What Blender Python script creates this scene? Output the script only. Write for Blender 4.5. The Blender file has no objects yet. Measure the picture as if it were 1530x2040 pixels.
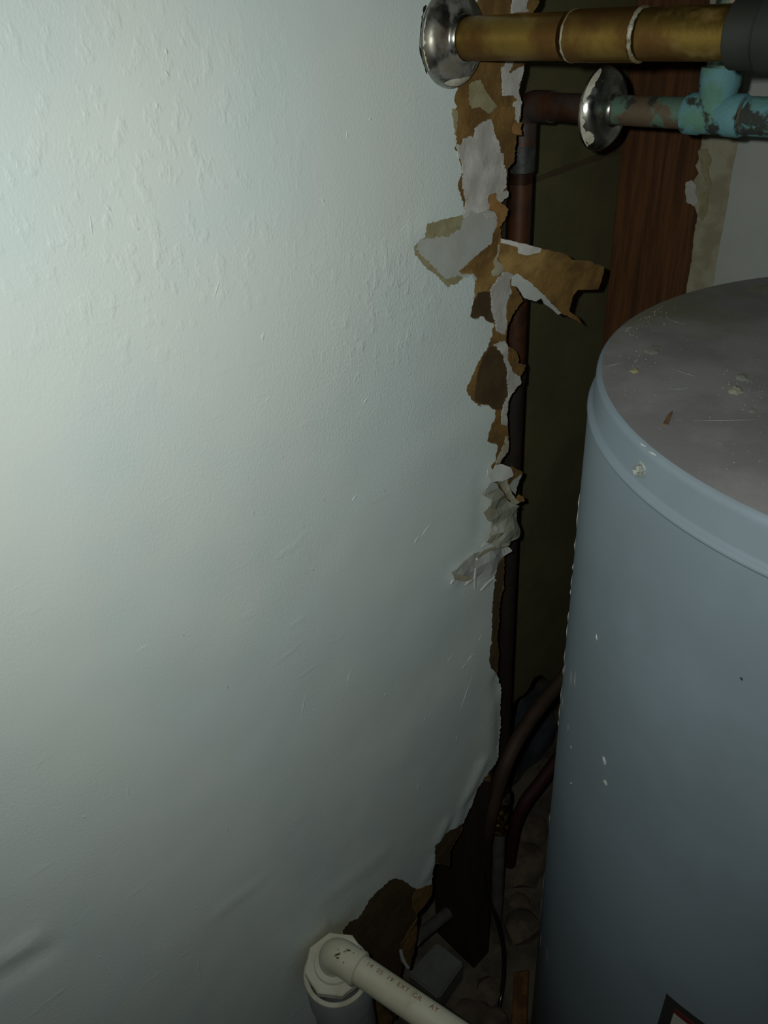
import bpy, bmesh, math, random
from mathutils import Vector, Matrix, noise
from mathutils.geometry import delaunay_2d_cdt

random.seed(7)
S = bpy.context.scene
COL = S.collection

# ------------------------------------------------------------------ camera
F = 1532.0                       # focal length in pixels of the 1530x2040 frame
CXP, CYP = 765.0, 1020.0
D, H = 0.42, 1.40                # camera: distance from the wall, height above the floor
CAM = Vector((0.0, -D, H))
_down = Vector((940 - CXP, -(3300 - CYP), F)).normalized()        # camera space: x right, y up, z forward
_up = -_down
_mx = -900 - CXP
_m = Vector((_mx, -(_mx * _down.x + F * _down.z) / _down.y, F)).normalized()
_t = _m.cross(_up)
if _t.x < 0: _t = -_t
RW = Matrix((_t, _m, _up))       # camera space -> world (X along the wall, Y into the wall, Z up)

cd = bpy.data.cameras.new('camera'); cam = bpy.data.objects.new('camera', cd); COL.objects.link(cam)
cd.sensor_fit = 'VERTICAL'; cd.sensor_height = 36.0; cd.lens = F * 36.0 / 2040.0
cd.clip_start = 0.01
cx_, cy_, cz_ = RW @ Vector((1, 0, 0)), RW @ Vector((0, 1, 0)), -(RW @ Vector((0, 0, 1)))
cam.matrix_world = Matrix(((cx_.x, cy_.x, cz_.x, CAM.x), (cx_.y, cy_.y, cz_.y, CAM.y),
                           (cx_.z, cy_.z, cz_.z, CAM.z), (0, 0, 0, 1)))
S.camera = cam

# ------------------------------------------------------------------ world, light, exposure
w = bpy.data.worlds.new('world'); S.world = w; w.use_nodes = True
w.node_tree.nodes['Background'].inputs[0].default_value = (0.75, 0.9, 0.85, 1)
w.node_tree.nodes['Background'].inputs[1].default_value = 0.006
ld = bpy.data.lights.new('phone_flash', 'SPOT'); lamp = bpy.data.objects.new('phone_flash', ld); COL.objects.link(lamp)
ld.energy = 7.0; ld.color = (0.95, 1.0, 0.94); ld.shadow_soft_size = 0.004
ld.spot_size = math.radians(135); ld.spot_blend = 1.0
lamp.location = CAM + RW @ Vector((-0.022, 0.012, 0.0))
_aim = RW @ Vector((0.02, 0.03, 1.0))
lamp.rotation_euler = _aim.to_track_quat('-Z', 'Y').to_euler()
S.view_settings.view_transform = 'Standard'; S.view_settings.look = 'None'
S.view_settings.exposure = 0.0; S.view_settings.gamma = 1.0
S.view_settings.use_curve_mapping = False

# ------------------------------------------------------------------ pixel helpers
def ray(px, py):
    return RW @ Vector(((px - CXP) / F, (CYP - py) / F, 1.0))
def on_y(px, py, y=0.0):
    r = ray(px, py); return CAM + r * ((D + y) / r.y)
def on_z(px, py, z=0.0):
    r = ray(px, py); return CAM + r * ((z - H) / r.z)
def on_x(px, py, x):
    r = ray(px, py); return CAM + r * (x / r.x)
def crop(ox, oy, s, pts):
    return [(ox + x / s, oy + y / s) for x, y in pts]

# ------------------------------------------------------------------ materials
def mat(name, c1, c2=None, scale=20.0, rough=0.6, metal=0.0, bump=0.0, bscale=200.0, stretch=(1, 1, 1),
        lo=0.4, hi=0.6, detail=5.0, spec=0.5, c3=None, scale3=8.0, lo3=0.5, hi3=0.7, rough2=None, coat=0.0, dist=0.001):
    m = bpy.data.materials.new(name); m.use_nodes = True
    nt = m.node_tree; N = nt.nodes; L = nt.links
    b = N['Principled BSDF']
    b.inputs['Roughness'].default_value = rough; b.inputs['Metallic'].default_value = metal
    b.inputs['Specular IOR Level'].default_value = spec
    b.inputs['Coat Weight'].default_value = coat
    b.inputs['Base Color'].default_value = (*c1, 1)
    tc = N.new('ShaderNodeTexCoord'); mp = N.new('ShaderNodeMapping'); mp.inputs['Scale'].default_value = stretch
    L.new(tc.outputs['Object'], mp.inputs['Vector'])
    def ns(sc, det=detail, off=0.0):
        n = N.new('ShaderNodeTexNoise'); n.inputs['Scale'].default_value = sc; n.inputs['Detail'].default_value = det
        n.inputs['Roughness'].default_value = 0.6
        if off:
            a = N.new('ShaderNodeVectorMath'); a.operation = 'ADD'; a.inputs[1].default_value = (off, off * 1.7, off * .6)
            L.new(mp.outputs[0], a.inputs[0]); L.new(a.outputs[0], n.inputs['Vector'])
        else:
            L.new(mp.outputs[0], n.inputs['Vector'])
        return n.outputs['Fac']
    def rng(sock, a, c):
        r = N.new('ShaderNodeMapRange'); r.inputs['From Min'].default_value = a; r.inputs['From Max'].default_value = c
        r.interpolation_type = 'SMOOTHSTEP'; L.new(sock, r.inputs['Value']); return r.outputs['Result']
    def mix(fac, ca, cb):
        x = N.new('ShaderNodeMix'); x.data_type = 'RGBA'; L.new(fac, x.inputs['Factor'])
        for s, c in ((x.inputs[6], ca), (x.inputs[7], cb)):
            if isinstance(c, tuple): s.default_value = (*c, 1)
            else: L.new(c, s)
        return x.outputs[2]
    out = None
    if c2:
        f1 = rng(ns(scale), lo, hi); out = mix(f1, c1, c2)
        if rough2 is not None:
            r = N.new('ShaderNodeMapRange'); r.inputs['To Min'].default_value = rough; r.inputs['To Max'].default_value = rough2
            L.new(f1, r.inputs['Value']); L.new(r.outputs['Result'], b.inputs['Roughness'])
    if c3:
        f3 = rng(ns(scale3, 4.0, 3.7), lo3, hi3); out = mix(f3, out if out else c1, c3)
        if metal > 0:
            r = N.new('ShaderNodeMapRange'); r.inputs['To Min'].default_value = metal; r.inputs['To Max'].default_value = 0.0
            L.new(f3, r.inputs['Value']); L.new(r.outputs['Result'], b.inputs['Metallic'])
    if out: L.new(out, b.inputs['Base Color'])
    if bump:
        bp = N.new('ShaderNodeBump'); bp.inputs['Strength'].default_value = bump; bp.inputs['Distance'].default_value = dist
        L.new(ns(bscale, 3.0, 1.3), bp.inputs['Height']); L.new(bp.outputs[0], b.inputs['Normal'])
    m['_mp'] = 0
    return m

def wall_paint():
    """white satin wall paint: roller stipple, blistered patches, faint stains"""
    m = bpy.data.materials.new('white_wall_paint'); m.use_nodes = True
    nt = m.node_tree; N = nt.nodes; L = nt.links; b = N['Principled BSDF']
    b.inputs['Roughness'].default_value = 0.42; b.inputs['Specular IOR Level'].default_value = 0.4
    tc = N.new('ShaderNodeTexCoord')
    def ns(scale, det, st=(1, 1, 1), rough=0.55):
        mp = N.new('ShaderNodeMapping'); mp.inputs['Scale'].default_value = st; L.new(tc.outputs['Object'], mp.inputs[0])
        n = N.new('ShaderNodeTexNoise'); n.inputs['Scale'].default_value = scale; n.inputs['Detail'].default_value = det
        n.inputs['Roughness'].default_value = rough; L.new(mp.outputs[0], n.inputs['Vector']); return n.outputs['Fac']
    def rng(s, a, c, t0=0.0, t1=1.0):
        r = N.new('ShaderNodeMapRange'); r.interpolation_type = 'SMOOTHSTEP'
        for k, v in (('From Min', a), ('From Max', c), ('To Min', t0), ('To Max', t1)): r.inputs[k].default_value = v
        L.new(s, r.inputs['Value']); return r.outputs['Result']
    def mth(op, a, c):
        x = N.new('ShaderNodeMath'); x.operation = op
        for i, v in enumerate((a, c)):
            if isinstance(v, (int, float)): x.inputs[i].default_value = v
            else: L.new(v, x.inputs[i])
        return x.outputs[0]
    def spot(p, r0, r1):
        d = N.new('ShaderNodeVectorMath'); d.operation = 'DISTANCE'; L.new(tc.outputs['Object'], d.inputs[0]); d.inputs[1].default_value = p
        return rng(d.outputs['Value'], r1, r0)
    stip = ns(520, 2, (1.3, 1, .8)); blist = rng(ns(95, 3, (1.2, 1, .75)), .50, .72)
    mask = mth('MULTIPLY', rng(ns(5, 2), .35, .62), 1.0)
    bl = mth('ADD', spot(on_y(260, 380), .03, .17), spot(on_y(760, 620), .02, .10))
    streak = rng(ns(60, 4, (.35, 1, 1.1)), .60, .8)
    h = mth('ADD', mth('MULTIPLY', stip, mth('ADD', mth('ADD', mth('MULTIPLY', mask, .35), .12), mth('MULTIPLY', spot(on_y(830, 680), .03, .16), .55))),
            mth('ADD', mth('MULTIPLY', mth('MULTIPLY', blist, bl), .62), mth('MULTIPLY', mth('MULTIPLY', streak, mask), .5)))
    h = mth('ADD', h, mth('MULTIPLY', ns(7, 2), 3.0))
    bp = N.new('ShaderNodeBump'); bp.inputs['Strength'].default_value = 0.55; bp.inputs['Distance'].default_value = 0.0011
    L.new(h, bp.inputs['Height']); L.new(bp.outputs[0], b.inputs['Normal'])
    mx = N.new('ShaderNodeMix'); mx.data_type = 'RGBA'
    mx.inputs[6].default_value = (.70, .755, .72, 1); mx.inputs[7].default_value = (.66, .74, .73, 1)
    L.new(rng(ns(6, 3), .42, .6), mx.inputs[0])
    m2 = N.new('ShaderNodeMix'); m2.data_type = 'RGBA'; L.new(mx.outputs[2], m2.inputs[6]); m2.inputs[7].default_value = (.52, .50, .34, 1)
    st = mth('MULTIPLY', mth('MULTIPLY', spot(on_y(650, 1880), .015, .075), rng(ns(30, 4), .25, .6)), .95)
    L.new(st, m2.inputs[0]); L.new(m2.outputs[2], b.inputs['Base Color'])
    return m

M = {}
M['wall'] = wall_paint()
M['brown'] = mat('brown_kraft_paper', (.235, .132, .033), (.145, .077, .019), 34, .85, bump=1.0, bscale=130, c3=(.33, .205, .06), scale3=16, lo3=.55, hi3=.72, detail=6)
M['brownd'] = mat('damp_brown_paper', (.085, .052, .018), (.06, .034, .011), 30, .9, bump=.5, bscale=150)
M['brownl'] = mat('light_brown_paper', (.36, .19, .06), (.27, .14, .04), 60, .8, bump=.4, bscale=200)
M['gyp'] = mat('exposed_gypsum', (.56, .55, .51), (.46, .44, .40), 40, .9, bump=.8, bscale=130, c3=(.36, .30, .2), scale3=20, lo3=.62, hi3=.78)
M['gypcore'] = mat('gypsum_core', (.5, .48, .43), (.42, .4, .35), 40, .95, bump=.8, bscale=300)
M['oldpaint'] = mat('old_grey_paint', (.47, .49, .46), (.43, .44, .40), 25, .6, bump=.2, bscale=200)
M['olive'] = mat('yellowed_glue_stain', (.34, .31, .18), (.27, .235, .12), 90, .8, bump=.3, bscale=300, lo=.35, hi=.65)
M['paperw'] = mat('white_torn_paper', (.74, .74, .70), (.66, .66, .62), 60, .75, bump=.2, bscale=250)
M['papert'] = mat('tan_torn_paper', (.46, .43, .32), (.37, .33, .23), 60, .8, bump=.3, bscale=250)
M['paperg'] = mat('grey_green_torn_paper', (.40, .41, .34), (.31, .31, .24), 45, .75, bump=.3, bscale=200)
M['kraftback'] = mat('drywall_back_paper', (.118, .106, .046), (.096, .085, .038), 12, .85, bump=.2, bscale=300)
M['seam'] = mat('brown_water_stain', (.088, .062, .028), (.075, .054, .024), 40, .85)
M['wood'] = mat('pine_stud', (.15, .056, .013), (.060, .022, .005), 26, .75, stretch=(6, 6, .35), bump=.4, bscale=120, lo=.3, hi=.7, c3=(.09, .026, .007), scale3=4, lo3=.6, hi3=.8)
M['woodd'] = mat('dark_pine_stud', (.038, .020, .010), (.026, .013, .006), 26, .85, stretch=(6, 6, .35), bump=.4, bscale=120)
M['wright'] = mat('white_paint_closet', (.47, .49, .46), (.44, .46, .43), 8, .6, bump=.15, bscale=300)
M['tan'] = mat('tan_joint_compound', (.40, .37, .27), (.30, .27, .17), 30, .85, bump=.5, bscale=110, c3=(.22, .15, .08), scale3=22, lo3=.6, hi3=.75)
M['copper'] = mat('aged_copper', (.26, .162, .036), (.165, .080, .022), 22, .30, .9, bump=.1, bscale=400, c3=(.17, .125, .05), scale3=26, lo3=.52, hi3=.75, rough2=.5)
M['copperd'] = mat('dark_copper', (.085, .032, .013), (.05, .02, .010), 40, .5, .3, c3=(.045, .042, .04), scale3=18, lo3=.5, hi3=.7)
M['riser_shade'] = mat('copper_in_painted_shade', (.022, .013, .008), (.015, .009, .006), 30, .7)  # riser copper with the shade of the cavity put into its colour
M['lead'] = mat('dull_grey_fitting', (.075, .08, .078), (.04, .04, .038), 60, .5, .3, bump=.4, bscale=300)
M['solder'] = mat('solder_ring', (.36, .34, .26), (.27, .2, .09), 90, .55, .5, bump=.6, bscale=500)
M['verd'] = mat('green_copper_patina', (.10, .225, .165), (.115, .26, .285), 38, .8, 0.0, bump=.8, bscale=220, c3=(.03, .035, .028), scale3=44, lo3=.55, hi3=.62, lo=.42, hi=.56)
M['verdp'] = mat('part_green_copper_pipe', (.135, .095, .06), (.11, .19, .14), 30, .5, 0.25, bump=.5, bscale=220, c3=(.035, .035, .028), scale3=48, lo3=.54, hi3=.62, lo=.49, hi=.55)
M['chrome'] = mat('tarnished_chrome', (.46, .46, .44), (.24, .22, .18), 40, .20, 1.0, rough2=.42, bump=.10, bscale=70, c3=(.17, .155, .12), scale3=34, lo3=.50, hi3=.68)
M['flake'] = mat('cream_paint_flake', (.62, .60, .50), (.5, .47, .36), 120, .7)
M['black'] = mat('black_rubber', (.015, .016, .012), (.010, .010, .008), 40, .6)
M['tank'] = mat('grey_tank_enamel', (.225, .278, .325), (.20, .245, .28), 5, .42, spec=.45, bump=.04, bscale=60)
M['tankd'] = mat('dusty_tank_lid', (.285, .27, .272), (.215, .205, .205), 11, .62, bump=.15, bscale=350, c3=(.17, .165, .10), scale3=6, lo3=.50, hi3=.72, detail=8)
M['steel'] = mat('zinc_screw', (.55, .57, .52), (.4, .42, .38), 300, .3, .6)
M['chip'] = mat('pale_paint_chip', (.6, .62, .6), (.5, .5, .47), 200, .7)
M['scuff_gloss'] = mat('pale_scuff_and_gloss', (.30, .30, .30), (.25, .25, .25), 200, .7)
M['dustgreen'] = mat('greyish_deposit', (.25, .26, .22), (.21, .21, .18), 120, .9, bump=.6, bscale=300)
M['yellow'] = mat('yellow_deposit', (.42, .38, .17), (.3, .28, .16), 150, .9, bump=.6, bscale=400)
M['tandust'] = mat('tan_dust_patch', (.27, .25, .15), (.22, .21, .15), 90, .95)
M['crust'] = mat('plaster_crust', (.36, .34, .27), (.26, .25, .2), 120, .95, bump=.8, bscale=300)
M['pvc'] = mat('aged_white_pvc', (.60, .58, .46), (.54, .51, .38), 16, .42, bump=.08, bscale=120, c3=(.38, .32, .18), scale3=30, lo3=.66, hi3=.82)
M['pvcd'] = mat('dirty_pvc_bushing', (.58, .56, .46), (.48, .45, .34), 40, .6, bump=.3, bscale=200)
M['pvci'] = mat('blue_grey_pvc_pipe', (.30, .33, .33), (.26, .28, .27), 20, .5)
M['ink'] = mat('red_brown_ink', (.22, .055, .03), (.3, .1, .06), 260, .7)
M['grime'] = mat('brown_grime', (.09, .07, .03), (.06, .05, .02), 200, .9)
M['concrete'] = mat('dirty_concrete', (.16, .13, .09), (.09, .07, .05), 14, .95, bump=.8, bscale=60, c3=(.045, .035, .025), scale3=10, lo3=.5, hi3=.66)
M['grey'] = mat('grey_cement_block', (.20, .21, .19), (.16, .165, .14), 20, .85, bump=.4, bscale=100)
M['greyp'] = mat('grey_plastic_pipe', (.17, .16, .145), (.13, .12, .105), 30, .6)
M['brass'] = mat('old_brass', (.55, .36, .10), (.22, .13, .045), 60, .28, 1.0, c3=(.05, .04, .03), scale3=40, lo3=.5, hi3=.62)
M['hose'] = mat('brown_rubber_hose', (.055, .030, .017), (.04, .022, .012), 30, .7)
M['redhose'] = mat('dark_red_hose', (.05, .009, .009), (.035, .006, .007), 30, .7)
M['splinter'] = mat('brown_splinter', (.16, .095, .040), (.11, .065, .028), 200, .8)
M['rust'] = mat('orange_brown_wood_scrap', (.22, .10, .028), (.11, .045, .014), 40, .85, bump=.5, bscale=120)
M['cable'] = mat('black_shiny_tubing', (.014, .014, .015), None, rough=.16, coat=.3)
M['bluegrey'] = mat('blue_grey_plastic_sheet', (.085, .10, .115), (.06, .07, .08), 20, .5, bump=.5, bscale=40)
M['lblack'] = mat('label_black_print', (.016, .018, .018), rough=.5)
M['lred'] = mat('label_red_print', (.10, .008, .007), rough=.5)
M['lwhite'] = mat('label_white', (.38, .39, .32), rough=.5)
M['brick'] = mat('rubble_stone', (.17, .13, .09), (.10, .08, .055), 30, .95, bump=.7, bscale=120)

# ------------------------------------------------------------------ object helpers
def link(name, me, material, parent=None, smooth=None):
    o = bpy.data.objects.new(name, me); COL.objects.link(o)
    if material is not None and not me.materials: me.materials.append(material)
    if parent is not None: o.parent = parent
    return o
def tag(o, label, cat, group=None):
    o['label'] = label; o['category'] = cat
    if group: o['group'] = group
    return o
def empty(name, label, cat, loc, group=None):
    o = bpy.data.objects.new(name, None); COL.objects.link(o); o.location = loc; o.empty_display_size = .05
    bpy.context.view_layer.update()
    return tag(o, label, cat, group)
def struct(o, label=None):
    o['kind'] = 'structure'
    if label: o['label'] = label
    return o
def child(o, parent):
    """parent while keeping world coordinates (parents are only translated)"""
    o.parent = parent
    o.matrix_parent_inverse = Matrix.Translation(-parent.location)
    return o
def from_bm(name, bm, material, parent=None, smooth=False, ang=None):
    bmesh.ops.recalc_face_normals(bm, faces=bm.faces)
    if smooth:
        for f in bm.faces: f.smooth = True
        lim = math.radians(ang or 35)
        for e in bm.edges:
            if len(e.link_faces) == 2 and e.calc_face_angle(0) > lim: e.smooth = False
    me = bpy.data.meshes.new(name); bm.to_mesh(me); bm.free()
    o = link(name, me, material)
    if parent is not None: child(o, parent)
    return o

def rough_line(pts, amp, seg, closed=True, rnd=None, skip=None):
    """subdivide a polyline (pixels) and jitter it into a torn edge"""
    r = rnd or random
    out = []; n = len(pts)
    for i in range(n if closed else n - 1):
        a, b = pts[i], pts[(i + 1) % n]
        out.append(a)
        if skip and skip(a, b): continue
        dx, dy = b[0] - a[0], b[1] - a[1]; l = math.hypot(dx, dy)
        k = int(l / seg)
        for j in range(1, k):
            u = j / k + r.uniform(-.25, .25) / k; o = r.gauss(0, amp * .6)
            out.append((a[0] + dx * u - dy / l * o, a[1] + dy * u + dx / l * o))
    if not closed: out.append(pts[-1])
    return out

def sheet(name, pts, material, parent, y=0.0, th=0.001, amp=1.2, seg=5, grid=0.006, disp=None, yfun=None, skip=None, box=None, seed=1):
    """thin slab whose outline is given in pixels on the wall plane y (or on yfun(px,py)); grid = interior point spacing"""
    rnd = random.Random(seed)
    if amp > 0: pts = rough_line(pts, amp, seg, True, rnd, skip)
    W = []
    for p in pts:
        W.append(on_y(p[0], p[1], y) if yfun is None else on_y(p[0], p[1], yfun(p[0], p[1])))
    co = [Vector((v.x, v.z)) for v in W]; ys = [v.y for v in W]
    n = len(co)
    if grid:
        x0, x1 = min(c.x for c in co), max(c.x for c in co); z0, z1 = min(c.y for c in co), max(c.y for c in co)
        if box: x0, x1, z0, z1 = max(x0, box[0]), min(x1, box[1]), max(z0, box[2]), min(z1, box[3])
        i = 0; zz = z0 + grid * .5
        while zz < z1:
            xx = x0 + grid * (.5 if i % 2 else .25)
            while xx < x1:
                co.append(Vector((xx + rnd.uniform(-.2, .2) * grid, zz + rnd.uniform(-.2, .2) * grid))); xx += grid
            zz += grid * .9; i += 1
    vs, es, fs, ov, oe, of = delaunay_2d_cdt(co, [], [list(range(n))], 1, 1e-7)
    def yy(i):
        src = ov[i]
        if yfun is None: b = y
        else:
            k = [s for s in src if s < n]
            if k: b = ys[k[0]]
            else:     # interpolate from outline
                sw = 0; b = 0
                for c, q in zip(co[:n], ys):
                    wt = 1 / ((c - vs[i]).length_squared + 1e-9) ; sw += wt; b += wt * q
                b /= sw
        return b + (disp(vs[i].x, vs[i].y) if disp else 0.0)
    V = [(v.x, yy(i), v.y) for i, v in enumerate(vs)]
    nv = len(V)
    faces = []
    for f in fs:
        a, b, c = f
        nrm = (vs[b] - vs[a]).cross(vs[c] - vs[a])
        faces.append((a, b, c) if nrm > 0 else (a, c, b))
    cnt = {}
    for f in faces:
        for a, b in ((f[0], f[1]), (f[1], f[2]), (f[2], f[0])): cnt[(a, b)] = 1
    bnd = [e for e in cnt if (e[1], e[0]) not in cnt]
    V2 = V + [(v[0], v[1] + th, v[2]) for v in V]
    allf = list(faces) + [(f[0] + nv, f[2] + nv, f[1] + nv) for f in faces]
    k = len(allf)
    base = len(V2)
    for a, b in bnd:                      # rim with its own vertices, so its shading stays crisp
        q = len(V2); V2 += [V[a], V[b], V2[b + nv], V2[a + nv]]
        allf.append((q + 1, q, q + 3, q + 2))
    me = bpy.data.meshes.new(name); me.from_pydata(V2, [], allf); me.update()
    for i, p in enumerate(me.polygons): p.use_smooth = i < k
    o = link(name, me, material)
    if parent is not None: child(o, parent)
    return o

def frame_of(d):
    d = Vector(d).normalized(); a = Vector((0, 0, 1)) if abs(d.z) < .9 else Vector((1, 0, 0))
    u = d.cross(a).normalized(); return u, d.cross(u).normalized(), d
def tube_bm(path, radii, seg=24, cap=True, bm=None):
    bm = bm or bmesh.new(); path = [Vector(p) for p in path]; rings = []
    if not isinstance(radii, (list, tuple)): radii = [radii] * len(path)
    u = None
    for i, p in enumerate(path):
        d = (path[min(i + 1, len(path) - 1)] - path[max(i - 1, 0)]).normalized()
        if u is None: u, v, _ = frame_of(d)
        else:
            u = (u - d * u.dot(d)).normalized(); v = d.cross(u)
        if i == 0: v = d.cross(u)
        rings.append([bm.verts.new(p + (u * math.cos(2 * math.pi * k / seg) + v * math.sin(2 * math.pi * k / seg)) * radii[i]) for k in range(seg)])
    for a, b in zip(rings, rings[1:]):
        for k in range(seg): bm.faces.new((a[k], a[(k + 1) % seg], b[(k + 1) % seg], b[k]))
    if cap: bm.faces.new(list(reversed(rings[0]))); bm.faces.new(rings[-1])
    return bm
def tube(name, path, radii, material, parent=None, seg=24, cap=True):
    return from_bm(name, tube_bm(path, radii, seg, cap), material, parent, True)
def lathe(name, origin, axis, prof, material, parent=None, seg=48, closed=False, ang=35):
    """prof: list of (distance along axis, radius); closed joins last to first (a ring with a hole)"""
    bm = bmesh.new(); u, v, d = frame_of(axis); origin = Vector(origin); rings = []
    for h, r in prof:
        if r < 1e-6: rings.append([bm.verts.new(origin + d * h)])
        else: rings.append([bm.verts.new(origin + d * h + (u * math.cos(2 * math.pi * k / seg) + v * math.sin(2 * math.pi * k / seg)) * r) for k in range(seg)])
    prs = list(zip(rings, rings[1:])) + ([(rings[-1], rings[0])] if closed else [])
    for a, b in prs:
        for k in range(seg):
            k2 = (k + 1) % seg
            if len(a) == 1 and len(b) == 1: continue
            if len(a) == 1: bm.faces.new((a[0], b[k2], b[k]))
            elif len(b) == 1: bm.faces.new((a[k], a[k2], b[0]))
            else: bm.faces.new((a[k], a[k2], b[k2], b[k]))
    return from_bm(name, bm, material, parent, True, ang)
def box_bm(lo, hi, bevel=0.0, jitter=0.0, seed=0):
    bm = bmesh.new(); bmesh.ops.create_cube(bm, size=1.0); lo, hi = Vector(lo), Vector(hi); rnd = random.Random(seed)
    for v in bm.verts:
        v.co = Vector([(lo[i] + hi[i]) / 2 + v.co[i] * (hi[i] - lo[i]) + rnd.uniform(-jitter, jitter) for i in range(3)])
    if bevel: bmesh.ops.bevel(bm, geom=list(bm.edges), offset=bevel, segments=2, affect='EDGES', profile=.5)
    return bm
def bez(pts, n=10):
    P = [Vector(p) for p in pts]; out = []
    for i in range(len(P) - 1):
        p0, p1, p2, p3 = P[max(i - 1, 0)], P[i], P[i + 1], P[min(i + 2, len(P) - 1)]
        for j in range(n):
            t = j / n
            out.append(.5 * ((2 * p1) + (p2 - p0) * t + (2 * p0 - 5 * p1 + 4 * p2 - p3) * t * t + (3 * p1 - p0 - 3 * p2 + p3) * t ** 3))
    out.append(P[-1]); return out

# ================================================================== THE SETTING
# ---- left wall: paint skin on the board, torn along its right edge
c6 = lambda p: crop(900, 640, 6.8, p)
c3 = lambda p: crop(840, 860, 4.08, p)
c4 = lambda p: crop(840, 1300, 4.25, p)
c5 = lambda p: crop(560, 1640, 2.55, p)
c3b = lambda p: crop(860, 100, 5.667, p)
c4b = lambda p: crop(800, 420, 5.885, p)
c8 = lambda p: crop(960, 900, 7.286, p)
c1b = lambda p: crop(820, 0, 5.1, p)

paint_edge = [(958, -90), (952, -30), (948, 20), (940, 70), (928, 120), (917, 165), (908, 185), (905, 200), (911, 212), (902, 222),
              (903, 240), (907, 262), (910, 285), (906, 295), (914, 310), (919, 330), (920, 350), (914, 362), (914, 378), (920, 395),
              (925, 415), (922, 428), (850, 446), (848, 472), (836, 478), (825, 490), (826, 505), (845, 530), (870, 550), (890, 572),
              (905, 568), (925, 556), (941, 548), (945, 560), (944, 590), (938, 610), (935, 630), (945, 638), (962, 630), (970, 640)]
paint_edge += c6([(575, 40), (545, 100), (550, 190), (500, 290), (470, 390), (420, 430), (380, 520), (330, 600), (290, 690), (235, 830),
                  (195, 920), (215, 1000), (300, 1100), (370, 1150), (490, 1135), (530, 1185), (580, 1200), (570, 1310), (520, 1390),
                  (500, 1480), (472, 1620), (560, 1660), (620, 1690), (590, 1800), (595, 1880), (545, 1940)])
paint_edge += [(980, 940), (984, 975), (982, 1020), (986, 1070), (992, 1112)] + c8([(240, 1610), (200, 1720), (175, 2030)])
paint_edge += c3([(585, 1340), (578, 1500), (568, 1700), (548, 1850), (560, 1920), (600, 1960)])
paint_edge += c4([(665, 240), (680, 340), (668, 450), (680, 600), (670, 720), (655, 830), (640, 910), (600, 960), (560, 1000), (510, 1070),
                  (460, 1180), (430, 1280), (390, 1360), (360, 1440), (300, 1470), (200, 1540), (110, 1630), (105, 1780), (90, 1830)])
paint_edge += c5([(767, 200), (765, 310), (740, 318), (690, 335), (660, 320), (620, 290), (580, 280), (540, 300), (490, 340), (440, 400),
                  (410, 450), (390, 480), (350, 495), (310, 540)])
paint_edge += [(684, 1880), (690, 1930), (705, 1980), (722, 2030)]
ZT = 2.3
def inv(x, z, y=0.0):     # world wall point -> pixel, for the parts of the outline far outside the frame
    v = RW.transposed() @ (Vector((x, y, z)) - CAM); return (CXP + F * v.x / v.z, CYP - F * v.y / v.z)
def wall_sheet(name, edge_px, y, th, material, parent, disp, amp, seg, seed, xl=-1.3, grid=.008, top=ZT):
    """board running from far left to a torn edge given in pixels; the far outline is given in metres"""
    rnd = random.Random(seed)
    e = rough_line(edge_px, amp, seg, False, rnd)
    W = [on_y(p[0], p[1], y) for p in e]
    co = [Vector((v.x, v.z)) for v in W]
    last, first = co[-1], co[0]
    zb = 0.0
    tail = [Vector((last.x + .004, last.y - .06)), Vector((last.x - .006, last.y - .13)), Vector((last.x + .005, zb)), Vector((xl, zb)),
            Vector((xl, top)), Vector((first.x + .01, top)), Vector((first.x + .004, first.y + .3)), Vector((first.x - .006, first.y + .1))]
    return co + tail, rnd

def slab2(name, co, y, th, material, parent, disp=None, grid=0.008, box=None, rnd=None, smooth=True):
    rnd = rnd or random.Random(3); n = len(co); co = list(co)
    if grid:
        x0, x1, z0, z1 = box; i = 0; zz = z0
        while zz < z1:
            xx = x0 + (grid * .5 if i % 2 else 0)
            while xx < x1:
                co.append(Vector((xx + rnd.uniform(-.2, .2) * grid, zz + rnd.uniform(-.2, .2) * grid))); xx += grid
            zz += grid * .9; i += 1
    vs, es, fs, ov, oe, of = delaunay_2d_cdt(co, [], [list(range(n))], 1, 1e-7)
    V = [(v.x, y + (disp(v.x, v.y) if disp else 0), v.y) for v in vs]; nv = len(V); faces = []
    for a, b, c in fs: faces.append((a, b, c) if (vs[b] - vs[a]).cross(vs[c] - vs[a]) > 0 else (a, c, b))
    E = {}
    for f in faces:
        for a, b in ((f[0], f[1]), (f[1], f[2]), (f[2], f[0])): E[(a, b)] = 1
    V2 = V + [(v[0], y + th, v[2]) for v in V]; allf = faces + [(a + nv, c + nv, b + nv) for a, b, c in faces]; k = len(faces)
    for a, b in [e for e in E if (e[1], e[0]) not in E]:
        q = len(V2); V2 += [V[a], V[b], V2[b + nv], V2[a + nv]]; allf.append((q + 1, q, q + 3, q + 2))
    me = bpy.data.meshes.new(name); me.from_pydata(V2, [], allf); me.update()
    for i, p in enumerate(me.polygons): p.use_smooth = i < k
    o = link(name, me, material)
    if parent is not None: child(o, parent)
    return o

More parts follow.
